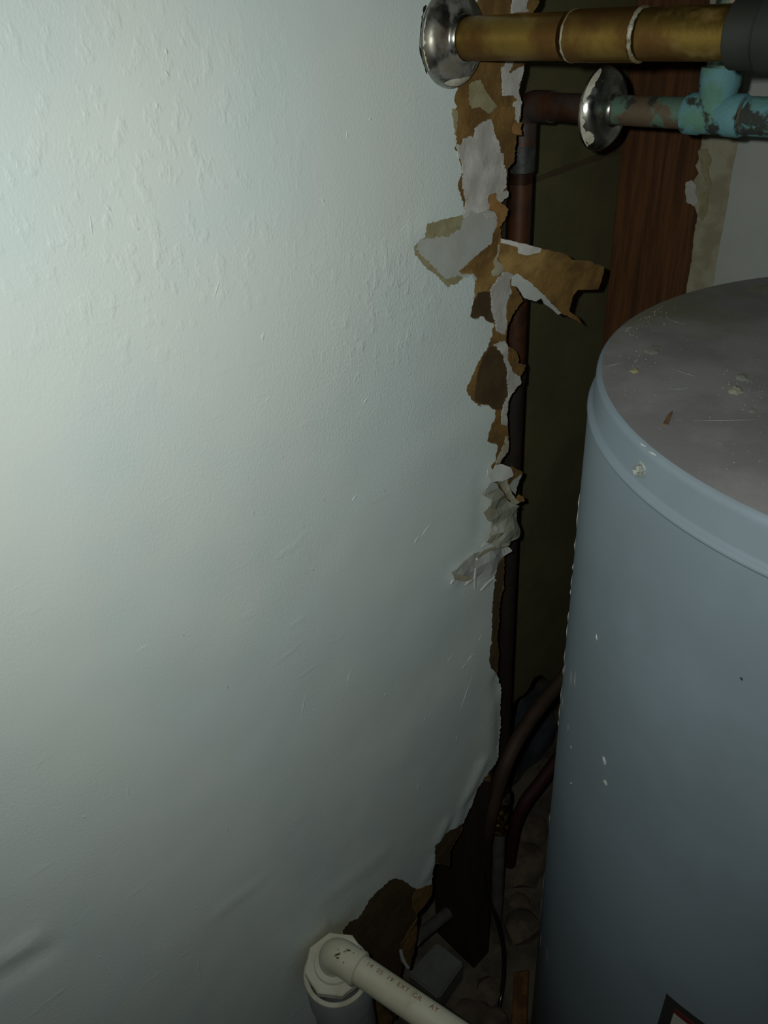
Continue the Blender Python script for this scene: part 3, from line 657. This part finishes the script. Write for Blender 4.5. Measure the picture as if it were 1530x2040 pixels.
# chips and scuffs of paint on the tank side, and a painted gloss streak
def chip(name, px, py, w_, h_, tilt, material, seed, rr=TR):
    p = on_cyl(px, py); n = radial(p); tg = Vector((-n.y, n.x, 0)); r_ = random.Random(seed); bm = bmesh.new(); vs = []
    for k in range(9):
        a = 2 * math.pi * k / 9; q = r_.uniform(.55, 1.1); x = math.cos(a) * w_ * q; z = math.sin(a) * h_ * q
        x, z = x * math.cos(tilt) - z * math.sin(tilt), x * math.sin(tilt) + z * math.cos(tilt)
        nn = radial(p + tg * x); vs.append(bm.verts.new(Vector((TC.x, TC.y, p.z + z)) + nn * (rr + .0001)))
    c = bm.verts.new(Vector((TC.x, TC.y, p.z)) + n * (rr + .0009))
    for k in range(9): bm.faces.new((vs[k], vs[(k + 1) % 9], c))
    return from_bm(name, bm, material, heater)
chips = [(1150, 1000, .0012, .010), (1147, 1035, .0015, .014), (1142, 1085, .0012, .008), (1139, 1130, .001, .005), (1137, 1160, .0018, .010), (1135, 1180, .0012, .005), (1127, 1228, .001, .007), (1122, 1255, .0016, .009),
         (1121, 1308, .0024, .014), (1116, 1335, .0018, .008), (1117, 1385, .0022, .016), (1110, 1420, .0016, .016), (1106, 1440, .001, .006), (1091, 1628, .0028, .012), (1189, 1269, .0014, .003),
         (1204, 1514, .0030, .0050), (1206, 1559, .0034, .0034), (1138, 1488, .0014, .003), (1132, 1450, .0022, .008), (1138, 1560, .001, .0016)]
for k, (px, py, w_, h_) in enumerate(chips):
    chip('paint_chip_and_gloss', px, py, w_, h_, (.5 if px > 1180 else 0) if k != 15 else .3, M['chip'] if k != 18 else M['scuff_gloss'], 100 + k)
chip('paint_chip_and_gloss', 1138, 1350, .0016, .016, .25, M['scuff_gloss'], 140)
for k, (px, py, w_, h_) in enumerate([(1074, 1800, .0007, .030), (1080, 1760, .0005, .024), (1078, 1870, .0006, .022), (1090, 1905, .0006, .018), (1146, 1356, .0010, .012), (1126, 1330, .0022, .010), (1121, 1398, .0020, .014)]):  # tall lower slivers: scuffs plus a glossy streak put in as pale colour
    chip('paint_chip_and_gloss', px, py, w_, h_, .12, M['scuff_gloss'], 160 + k)
chip('rust_spot', 1477, 1352, .0014, .0012, 0, M['lblack'], 141)
for k, (px, py) in enumerate([(1270, 888), (1290, 906)]): chip('paint_chip_and_gloss', px, py, .0045, .0007, .12, M['chip'], 150 + k, TR - .0034)

# deposits, scuffs and specks lying on the lid
def blob(name, px, py, sx, sy, hgt, ang, material, seed, parent=None, n=14, rings=4):
    p = on_z(px, py, ZL - .0005); r_ = random.Random(seed); bm = bmesh.new(); prev = None
    rad = [r_.uniform(.6, 1.15) for _ in range(n)]
    ctr = bm.verts.new((p.x, p.y, p.z + hgt))
    for j in range(1, rings + 1):
        f = j / rings; ring = []
        for k in range(n):
            a = 2 * math.pi * k / n; x = math.cos(a) * sx * rad[k] * f; y = math.sin(a) * sy * rad[k] * f
            x, y = x * math.cos(ang) - y * math.sin(ang), x * math.sin(ang) + y * math.cos(ang)
            ring.append(bm.verts.new((p.x + x, p.y + y, p.z + (hgt * (1 - f ** 2) * r_.uniform(.6, 1.3) if j < rings else -.0004))))
        for k in range(n):
            if prev is None: bm.faces.new((ctr, ring[k], ring[(k + 1) % n]))
            else: bm.faces.new((prev[k], ring[k], ring[(k + 1) % n], prev[(k + 1) % n]))
        prev = ring
    return from_bm(name, bm, material, parent, True, 60)
blob('dried_deposit', 1264, 740, .0072, .0048, .0012, .4, M['yellow'], 200, heater)
blob('dried_deposit', 1300, 697, .0130, .0075, .0012, .3, M['dustgreen'], 201, heater)
blob('dried_deposit', 1500, 818, .0050, .003, .0006, .3, M['dustgreen'], 203, heater)
tag(blob('plaster_crumb', 1466, 778, 0.0085, .0060, .0020, .6, M['crust'], 202), 'pale crumbly plaster lump lying on the dusty tank lid', 'plaster crumb')
blob('dried_deposit', 1512, 574, .026, .016, .0005, .2, M['tandust'], 205, heater, 18)
blob('dried_deposit', 1478, 752, .0080, .0060, .0010, .9, M['dustgreen'], 204, heater)
p0, p1 = on_z(1325, 847, ZL), on_z(1339, 821, ZL)
bm = bmesh.new(); dd = (p1 - p0); nn = Vector((-dd.y, dd.x, 0)).normalized()
q = [p0 - nn * .0015, p0 + nn * .0015, p1 + nn * .0004, p1 - nn * .0004, p0 * .45 + p1 * .55 + nn * .0016, p0 * .45 + p1 * .55 - nn * .0010]
loop = [q[0], q[1], q[4], q[2], q[3], q[5]]
lo_ = [bm.verts.new(v_ + Vector((0, 0, -.0004))) for v_ in loop]; hi_ = [bm.verts.new(v_ + Vector((0, 0, .0009))) for v_ in loop]
bm.faces.new(lo_); bm.faces.new(hi_)
for k in range(6): bm.faces.new((lo_[k], lo_[(k + 1) % 6], hi_[(k + 1) % 6], hi_[k]))
tag(from_bm('wood_splinter', bm, M['splinter']), 'thin brown wood splinter lying on the dusty tank lid', 'splinter')
sc = bmesh.new()
onlid = lambda a, b, dz: on_z(a, b, ZL - .0001 - dz)
for a, b, wd in [((1322, 633), (1370, 648), 1.6), ((1318, 727), (1410, 757), 2.2), ((1370, 838), (1520, 836), 1.3), ((1200, 732), (1246, 720), 2.2), ((1330, 775), (1380, 772), 6), ((1300, 788), (1312, 783), 2.5)]:
    sliver(sc, a, b, wd, 0, .0003, onlid)
from_bm('scuff_marks', sc, M['scuff_gloss'], heater)['kind'] = 'stuff'
r_ = random.Random(9); spk = bmesh.new()
def speck(px, py, s):
    p = on_z(px, py, ZL - .0001)
    if (Vector((p.x, p.y, 0)) - TC).length > TR - .012: return
    n = r_.randint(3, 5); a0 = r_.random() * 6; vs = [spk.verts.new((p.x + math.cos(a0 + 6.283 * k / n) * s * r_.uniform(.5, 1.6), p.y + math.sin(a0 + 6.283 * k / n) * s * r_.uniform(.5, 1.2), p.z)) for k in range(n)]
    c = spk.verts.new((p.x, p.y, p.z + s * .9))
    for k in range(n): spk.faces.new((vs[k], vs[(k + 1) % n], c))
for _ in range(110): speck(r_.gauss(1278, 26), r_.gauss(620, 16), r_.uniform(.0003, .0008))
for _ in range(50): speck(r_.gauss(1245, 14), r_.gauss(655, 12), r_.uniform(.0003, .0007))
for _ in range(30): speck(r_.gauss(1275, 16), r_.gauss(716, 12), r_.uniform(.0003, .0007))
for _ in range(40): speck(r_.gauss(1490, 26), r_.gauss(780, 22), r_.uniform(.0003, .0007))
for _ in range(240): speck(r_.uniform(1190, 1640), r_.uniform(550, 1010), r_.uniform(.0002, .0005))
from_bm('dust_specks', spk, M['crust'], heater)['kind'] = 'stuff'

# ================================================================== COPPER PIPES
NY = Vector((0, -1, 0))
# -- upper pipe
P1 = on_y(893, 78, 0); X1, Z1 = P1.x, P1.z
def y_at(px, py, x): return on_x(px, py, x).y
R1 = .0128
up = empty('copper_pipe', 'thick amber copper pipe leaving the chrome flange on the white wall', 'pipe', (X1, .09, Z1))
def seg_y(name, ya, yb, r, material, parent, x, z, prof=None, seg=40):
    return lathe(name, (x, ya, z), NY, prof or [(0, 0), (0, r), (ya - yb, r), (ya - yb, 0)], material, parent, seg)
yc0, yc1, yk = y_at(1143, 70, X1), y_at(1275, 70, X1), y_at(1466, 70, X1)
seg_y('pipe', .0005, yc0 + .004, R1, M['copper'], up, X1, Z1)
L_ = yc0 - yc1
seg_y('coupling', yc0, yc1, R1 + .0008, M['copper'], up, X1, Z1, [(0, 0), (0, R1), (.0006, R1 + .0010), (L_ - .0006, R1 + .0010), (L_, R1), (L_, 0)])
for yv, s in ((yc0 + .0012, 1), (yc1 + .0006, 1)):
    bm = bmesh.new(); rr_ = random.Random(int(abs(yv) * 1e5)); rg = []
    for hh, rr in ((0, R1 - .0002), (.0008, R1 + .0011), (.0019, R1 + .0013), (.0027, R1 - .0002)):
        rg.append([bm.verts.new((X1 + math.cos(.13 * k) * (rr + rr_.uniform(-.0002, .0003)), yv - hh + rr_.uniform(-.0004, .0004), Z1 + math.sin(.13 * k) * rr)) for k in range(48)])
    for a, b in zip(rg, rg[1:]):
        for k in range(48): bm.faces.new((a[k], a[(k + 1) % 48], b[(k + 1) % 48], b[k]))
    from_bm('solder_joint', bm, M['solder'], up, True, 80)
seg_y('pipe', yc1 - .004, yk - .02, R1 + .0002, M['copper'], up, X1, Z1)
sliver_bm = bmesh.new()
pf = lambda a, b, dy: CAM + ray(a, b) * ((X1 - R1 * .93 - .0002) / ray(a, b).x)
# black clamp collar with flange and bolt
cl = lathe('clamp_collar', (X1, yk, Z1), NY, [(0, R1 + .0003), (0, R1 + .0030), (.001, R1 + .0042), (.015, R1 + .0042), (.016, R1 + .0032), (.0175, R1 + .0032), (.0175, R1 + .0066), (.060, R1 + .0066), (.060, R1 + .0003)], M['black'], up, 40, True)
def drop(name, x, z, y0, y1, r_, bend, zend, material, parent):
    """pipe run along -Y from y0, bending down at y1 and ending on the tank lid"""
    p_ = [Vector((x, y0, z)), Vector((x, y1 + bend + .002, z))]
    p_ += [Vector((x, y1 + bend - bend * math.sin(math.pi / 2 * i / 8), z - bend * (1 - math.cos(math.pi / 2 * i / 8)))) for i in range(9)]
    p_ += [Vector((x, y1, z - bend - .004)), Vector((x, y1, zend))]
    return tube(name, p_, r_, material, parent, 32)
drop('pipe_drop', X1, Z1, yk - .055, -.34, R1 + .004, .035, ZL + .0006, M['black'], up)
# chrome flange (split, slid on the pipe)
def escutcheon(name, x, y0, z, r, rp, label):
    e = empty(name, label, 'pipe flange', (x, y0, z))
    k = r / .031
    prof = [(.0000, r - .0012), (.0000, r), (.0016, r + .0001), (.0030, r - .0007), (.0056 * k, r * .94), (.0080 * k, r * .87), (.0098 * k, r * .78), (.0108 * k, r * .68), (.0113 * k, r * .60), (.0118 * k, max(r * .53, rp + .0024)), (.0132 * k, rp + .0016),
            (.0160 * k, rp + .0009), (.0162 * k, rp + .0005), (.0110 * k, rp + .0005), (.0098 * k, rp + .0020), (.0094 * k, r * .62), (.0086 * k, r * .72), (.0066 * k, r * .84), (.0040 * k, r * .92), (.0010, r - .0016)]
    lathe('flange', (x, y0, z), NY, prof, M['chrome'], e, 72, True, 50)
    return e
def flake(e, x, y0, z, r, a0, a1, f0, f1, seed, dome):
    """paint left on the flange between two angles and two radius fractions; dome(f) is the height of the flange there"""
    bm = bmesh.new(); rr = random.Random(seed); n, mr = 22, 4; G = []
    for i in range(n + 1):
        a = a0 + (a1 - a0) * i / n; lo = f0 + .03 * noise.noise(Vector((i * .45, seed, 0))) + rr.uniform(-.006, .006); hi = f1; edge = math.sin(math.pi * i / n) ** .4
        row = []
        for j in range(mr + 1):
            f = hi - (hi - lo) * (j / mr) * max(edge, .05); q = r * f
            row.append(bm.verts.new((x + math.cos(a) * q, y0 - dome(f) - .0003, z + math.sin(a) * q)))
        G.append(row)
    for a, b in zip(G, G[1:]):
        for j in range(mr): bm.faces.new((a[j], a[j + 1], b[j + 1], b[j]))
    return from_bm('paint_flake', bm, M['flake'], e, True, 60)
def dome_(r):
    k = r / .031; T = [(1.004, .0016), (.977, .0030), (.94, .0056 * k), (.87, .0080 * k), (.78, .0098 * k), (.68, .0108 * k), (.60, .0113 * k), (.4, .0118 * k)]
    def f(q):
        for (q0, h0), (q1, h1) in zip(T, T[1:]):
            if q <= q0 and q >= q1: return h0 + (h1 - h0) * (q0 - q) / (q0 - q1 + 1e-9)
        return T[0][1] if q > 1.004 else T[-1][1]
    return f
RE1, YE1 = .0296, -.0026
e1 = escutcheon('pipe_flange', X1, YE1, Z1, RE1, R1, 'tarnished chrome flange pressed against the white wall on the thick amber pipe')
flake(e1, X1, YE1, Z1, RE1, math.radians(-118), math.radians(-62), .78, .95, 5, dome_(RE1))
flake(e1, X1, YE1, Z1, RE1, math.radians(150), math.radians(215), .985, 1.0, 6, dome_(RE1))

# -- lower pipe with green tee
X2, Z2 = on_y(1203, 218, -.04).x, on_y(1203, 218, -.04).z
R2 = .0106
lowp = empty('copper_tee_pipe', 'green corroded copper pipe with a tee, turning down inside the wall opening', 'pipe', (X2, .044, Z2))
YV = y_at(1050, 208, X2) + .004                      # depth of the drop inside the wall
ytee = y_at(1424, 230, X2)
tl = .021
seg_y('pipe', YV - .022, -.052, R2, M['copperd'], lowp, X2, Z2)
seg_y('pipe', -.050, ytee + tl - .004, R2, M['verdp'], lowp, X2, Z2)
arc = [(X2, YV - .014 + .0 , Z2)] + [(X2, YV - .014 + .014 * math.sin(a), Z2 - .014 * (1 - math.cos(a))) for a in [math.pi / 2 * i / 8 for i in range(1, 9)]]
path = [(X2, YV - .030, Z2), (X2, YV - .0162, Z2)] + arc[1:] + [(X2, YV, Z2 - .030)]
tube('elbow', path, [R2 + .0016] * len(path), M['copperd'], lowp, 28)
zb = on_y(1008, 1570, YV).z
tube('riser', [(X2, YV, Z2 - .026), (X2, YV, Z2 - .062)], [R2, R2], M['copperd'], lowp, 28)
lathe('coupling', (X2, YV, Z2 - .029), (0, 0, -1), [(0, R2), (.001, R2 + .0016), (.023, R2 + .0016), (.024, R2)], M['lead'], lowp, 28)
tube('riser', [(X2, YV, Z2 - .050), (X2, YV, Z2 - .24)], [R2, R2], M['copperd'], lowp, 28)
lathe('riser_joint', (X2, YV, Z2 - .235), (0, 0, -1), [(0, R2), (.001, R2 + .0014), (.021, R2 + .0014), (.022, R2)], M['riser_shade'], lowp, 28)
tube('riser', [(X2, YV, Z2 - .245), (X2, YV, zb)], [R2, R2], M['riser_shade'], lowp, 28)  # lower riser coloured near black to imitate shade behind the torn edge
# tee: run + branch, swollen ends
RT = .0132
lathe('tee_run', (X2, ytee + tl, Z2), NY, [(0, R2 + .0002), (0, RT), (.001, RT + .0006), (.011, RT + .0006), (.0135, RT - .0004), (2 * tl - .0135, RT - .0004), (2 * tl - .011, RT + .0006), (2 * tl - .001, RT + .0006), (2 * tl, RT), (2 * tl, R2 + .0002)], M['verd'], lowp, 40, False)
lathe('tee_branch', (X2, ytee, Z2), (0, 0, 1), [(0.004, RT - .0006), (.0155, RT - .0004), (.018, RT + .0006), (.029, RT + .0006), (.030, RT), (.030, R2)], M['verd'], lowp, 40)
tube('branch_pipe', [(X2, ytee, Z2 + .026), (X2, ytee, Z2 + .34)], [R2, R2], M['verdp'], lowp, 28)
lathe('branch_collar', (X2, ytee, Z2 + .034), (0, 0, 1), [(0, R2), (.001, R2 + .0018), (.006, R2 + .0020), (.009, R2 + .0006), (.016, R2 + .0006), (.017, R2)], M['verd'], lowp, 28)
drop('pipe_drop', X2, Z2, ytee - tl + .004, -.40, R2, .022, ZL + .0006, M['verdp'], lowp)
lathe('pipe_coupling', (X2, ytee - tl - .0015, Z2), NY, [(0, R2), (.001, R2 + .0018), (.035, R2 + .0018), (.036, R2)], M['verd'], lowp, 32)
YE2, RE2 = -.037, .0300
e2 = escutcheon('pipe_flange', X2, YE2, Z2, RE2, R2, 'loose chrome flange hanging on the green copper pipe over the opening')
flake(e2, X2, YE2, Z2, RE2, math.radians(105), math.radians(165), .93, 1.0, 7, dome_(RE2))
flake(e2, X2, YE2, Z2, RE2, math.radians(165), math.radians(235), .96, 1.0, 8, dome_(RE2))
flake(e2, X2, YE2, Z2, RE2, math.radians(205), math.radians(232), .84, .97, 9, dome_(RE2))

# brass valve hanging on the riser
vb = empty('brass_valve', 'small tarnished brass valve at the foot of the riser inside the wall', 'valve', (X2, YV, zb - .1))
lathe('valve_body', (X2, YV, zb + .002), (0, 0, -1), [(0, .0108), (0, .0150), (.002, .0158), (.016, .0158), (.018, .0140), (.022, .0118), (.030, .0118), (.034, .0150), (.046, .0162), (.058, .0150), (.064, .0118), (.076, .0118), (.078, .0145), (.092, .0145), (.094, .0120), (.094, 0)], M['brass'], vb, 6 * 6, ang=25)
lathe('valve_handle', (X2 - .013, YV - .006, zb - .048), Vector((-.75, -.6, .1)), [(0, .004), (.014, .004), (.014, .012), (.018, .0125), (.020, .010), (.020, 0)], M['brass'], vb, 20)
tube('valve_outlet', [(X2, YV, zb - .09), (X2, YV, .005)], [.0105, .0105], M['greyp'], vb, 20)

# ================================================================== PVC DRAIN LINE
rA = ray(669, 1923); kA = .84
B0 = CAM + rA * kA                                   # centre of the bushing flange
pvc = empty('pvc_drain_line', 'cream plastic drain pipe with elbow and faceted bushing beside the torn wall', 'drain pipe', (B0.x, B0.y, 0))
RB = .0345
lathe('standpipe', (B0.x, B0.y, .0), (0, 0, 1), [(0, .0305), (0, .034), (B0.z - .065, .034), (B0.z - .064, .0365), (B0.z - .016, .0365), (B0.z - .0145, .0358), (B0.z - .0145, .0312), (B0.z - .06, .0305)], M['pvci'], pvc, 64, True)
lathe('standpipe_rim', (B0.x, B0.y, B0.z - .0150), (0, 0, 1), [(0, .0369), (.0025, .0369), (.0032, .0362), (.0032, .0325), (.0025, .0318), (0, .0318)], M['pvcd'], pvc, 64, True)
lathe('bushing_neck', (B0.x, B0.y, B0.z - .055), (0, 0, 1), [(0, 0), (0, .0255), (.054, .0262), (.054, 0)], M['pvci'], pvc, 40)
bm = bmesh.new(); rg = []
for hh, rr in ((-.004, RB * .97), (-.003, RB), (.004, RB), (.0052, RB * .965), (.0052, RB * .66), (.0036, RB * .62), (.0036, 0.012)):
    rg.append([bm.verts.new((B0.x + math.cos(math.pi / 4 * k + .28) * rr, B0.y + math.sin(math.pi / 4 * k + .28) * rr, B0.z + hh)) for k in range(8)])
for a, b in zip(rg, rg[1:]):
    for k in range(8): bm.faces.new((a[k], a[(k + 1) % 8], b[(k + 1) % 8], b[k]))
bm.faces.new(list(reversed(rg[0]))); bm.faces.new(rg[-1])
from_bm('faceted_bushing', bm, M['pvcd'], pvc)
lathe('bushing_hub', (B0.x, B0.y, B0.z + .003), (0, 0, 1), [(0, .0235), (.004, .0232), (.006, .0225), (.006, 0)], M['pvcd'], pvc, 40)
zP = B0.z + .030                                     # pipe axis height
QA = Vector((B0.x, B0.y, zP)); QB = on_z(842, 2017, zP)
pd = (QB - QA); pd.z = 0; pd.normalize()
RP = .0148
E0 = Vector((B0.x, B0.y, zP))
bend = .016
pth = [Vector((B0.x, B0.y, B0.z + .007)), Vector((B0.x, B0.y, zP - bend))]
for i in range(1, 9):
    a = math.pi / 2 * i / 8; pth.append(Vector((B0.x, B0.y, zP - bend)) + pd * (bend * (1 - math.cos(a))) + Vector((0, 0, bend * math.sin(a))))
pth += [E0 + pd * .034]
RS = .0172
tube('elbow', pth, [RS * .96] + [RS] * (len(pth) - 1), M['pvc'], pvc, 40)
es_ = E0 + pd * .034
lathe('elbow_lip', es_ - pd * .003, pd, [(0, RP), (0, RS + .0007), (.0035, RS + .0007), (.0048, RS - .0005), (.0048, RP)], M['pvc'], pvc, 40, True)
tube('discharge_pipe', [es_ - pd * .015, es_ + pd * .55], [RP, RP], M['pvc'], pvc, 40)
# print on the pipe: text wrapped around the cylinder
fc = bpy.data.curves.new('print', 'FONT'); fc.body = '14  05  19  EXT  GR    AY'; fc.size = .0080; fc.space_character = 1.12
fo = bpy.data.objects.new('print', fc); COL.objects.link(fo); bpy.context.view_layer.update()
tm = bpy.data.meshes.new_from_object(fo.evaluated_get(bpy.context.evaluated_depsgraph_get())); bpy.data.objects.remove(fo)
side = pd.cross(Vector((0, 0, 1))).normalized()      # towards the viewer's lower left
if side.dot(CAM - es_) < 0: side = -side
upv = Vector((0, 0, 1)); TX0 = .0085; ANG0 = math.radians(98)
xm = max(v.co.x for v in tm.vertices); want = (on_z(872, 2016, zP + RP * .9) - es_).dot(pd) - TX0; fx = want / xm
bm = bmesh.new(); bm.from_mesh(tm); bmesh.ops.triangulate(bm, faces=bm.faces); bmesh.ops.subdivide_edges(bm, edges=[e for e in bm.edges if e.calc_length() > .003], cuts=1)
sgn = 1.0
for v in bm.verts:
    a = ANG0 + (v.co.y / (RP)) * 1.0; v.co = es_ + pd * (TX0 + v.co.x * fx) + (side * math.cos(a) + upv * math.sin(a)) * (RP + .00012)
from_bm('pipe_print', bm, M['ink'], pvc)
# grime scraped into the elbow
gr = bmesh.new()
for dxx, aa, ln, wd, tilt in ((.012, 70, .0045, .0009, .6), (.014, 62, .002, .0009, .2), (.018, 96, .0040, .0012, 1.0), (.020, 102, .0026, .0009, .4), (.022, 60, .001, .0008, 0), (.010, 84, .001, .0006, 0), (.026, 104, .001, .0006, 0)):
    for k in range(2):
        vs = []
        for u_, v_ in ((-ln, 0), (0, wd), (ln, 0), (0, -wd)):
            s_, t_ = u_ * math.cos(tilt + k * .5) - v_ * math.sin(tilt), u_ * math.sin(tilt + k * .5) + v_ * math.cos(tilt)
            a = math.radians(aa) + t_ / RS; vs.append(gr.verts.new(E0 + pd * (dxx + s_) + (side * math.cos(a) + upv * math.sin(a)) * (RS + .00015)))
        gr.faces.new(vs)
from_bm('grime_marks', gr, M['grime'], pvc)['kind'] = 'stuff'

# ================================================================== THINGS DOWN IN THE OPENING
zt = .055
q = [on_z(x, y, zt) for x, y in ((870, 1876), (924, 1918), (874, 1989), (812, 1940))]
bm = bmesh.new(); a = [bm.verts.new(v_) for v_ in q]; b = [bm.verts.new(Vector((v_.x, v_.y, .001))) for v_ in q]
bm.faces.new(a); bm.faces.new(list(reversed(b)))
for k in range(4): bm.faces.new((a[k], b[k], b[(k + 1) % 4], a[(k + 1) % 4]))
bmesh.ops.bevel(bm, geom=list(bm.edges), offset=.003, segments=2, affect='EDGES')
tag(from_bm('cement_block', bm, M['grey']), 'pale grey cement block lying on the floor below the torn wall', 'block')
g0, g1 = on_y(826, 1872, .055), on_y(914, 1800, .075)
bm = tube_bm([g0, g1], [.010, .010], 20)
pg = from_bm('grey_pipe', bm, M['greyp'], None, True); tag(pg, 'short grey plastic pipe slanting up behind the cement block', 'pipe')
cp = [on_y(960, 1720, .018), on_y(972, 1790, .010), on_z(989, 1830, .12), on_z(1003, 1890, .06), on_z(1003, 1950, .03), on_z(996, 2000, .012), on_z(988, 2060, .006)]
tag(tube('black_tube', bez(cp, 8), .0038, M['cable'], None, 14), 'thin shiny black tubing curving down to the floor in the opening', 'tube')
hp = [on_y(1150, 1318, .02), on_y(1112, 1362, .026), on_y(1060, 1428, .024), on_y(1022, 1490, .018), on_y(994, 1560, .014), on_y(972, 1650, .016), on_y(955, 1740, .05)]
hp = [Vector(v_) for v_ in hp]
tag(tube('brown_hose', bez(hp, 8), .0105, M['hose'], None, 20), 'dark brown hose slanting down across the opening in front of the riser', 'hose')
rp_ = [on_y(1120, 1500, .06), on_y(1075, 1560, .06), on_y(1045, 1600, .062), on_y(1025, 1650, .066), on_y(1015, 1720, .07)]
tag(tube('red_hose', bez(rp_, 8), .011, M['redhose'], None, 20), 'dark red hose in the shadows beside the brass valve', 'hose')
# orange-brown scrap of wood on the floor near the tank
q = [on_z(x, y, .045) for x, y in ((1024, 1936), (1054, 1930), (1048, 2080), (1016, 2080))]
bm = bmesh.new(); a = [bm.verts.new(v_) for v_ in q]; b = [bm.verts.new(Vector((v_.x, v_.y, .001))) for v_ in q]
bm.faces.new(a); bm.faces.new(list(reversed(b)))
for k in range(4): bm.faces.new((a[k], b[k], b[(k + 1) % 4], a[(k + 1) % 4]))
bmesh.ops.bevel(bm, geom=list(bm.edges), offset=.002, segments=1, affect='EDGES')
tag(from_bm('wood_scrap', bm, M['rust']), 'orange-brown scrap of wood on the floor against the tank', 'wood scrap')
# rubble
def stone(px, py, z, s, seed, material, label, sq=(1, 1, 1)):
    bm = bmesh.new(); bmesh.ops.create_icosphere(bm, subdivisions=2, radius=1.0); p = on_z(px, py, z)
    for v in bm.verts:
        n_ = noise.noise(v.co * 1.6 + Vector((seed, seed * 2, 0))); v.co *= 1 + .35 * n_
    mn = min(v.co.z for v in bm.verts) * s * sq[2]
    for v in bm.verts: v.co = Vector((p.x + v.co.x * s * sq[0], p.y + v.co.y * s * sq[1], v.co.z * s * sq[2] - mn + .0005))
    return tag(from_bm('rubble_lump', bm, material, None, True, 30), label, 'rubble', 'lumps of rubble on the floor')
for k, (px, py, s) in enumerate([(1042, 1730, .042), (1050, 1660, .036), (1040, 1850, .030), (930, 2030, .026), (975, 1975, .022), (1035, 1800, .018), (985, 2035, .02)]):
    stone(px, py, .01, s, k + 1, M['brick'], ['broad brown lump of rubble on the floor below the red hose', 'brown lump of rubble on the floor behind the red hose', 'rough brown lump of rubble between the black tube and the tank', 'flat brown lump of rubble on the floor next to the cement block', 'small brown lump of rubble between cement block and black tube', 'small round rubble lump beside the black tube near the tank', 'tiny rubble lump on the floor under the end of the black tube'][k], (1.2, 1, .55))
# crumpled plastic sheet behind the riser
def plastic(pts, yb, seed, label):
    o = sheet('plastic_sheet', pts, M['bluegrey'], None, y=yb, th=.001, amp=2, seg=10, grid=.012, disp=lambda x, z: .02 * noise.noise(Vector((x * 14, z * 14, seed))), seed=seed)
    return tag(o, label, 'plastic sheet')
plastic([(1020, 1440), (1050, 1385), (1085, 1372), (1108, 1400), (1105, 1480), (1085, 1530), (1090, 1600), (1065, 1640), (1030, 1690), (1020, 1560)], .20, 81, 'crumpled blue-grey plastic sheet deep behind the broken panel')
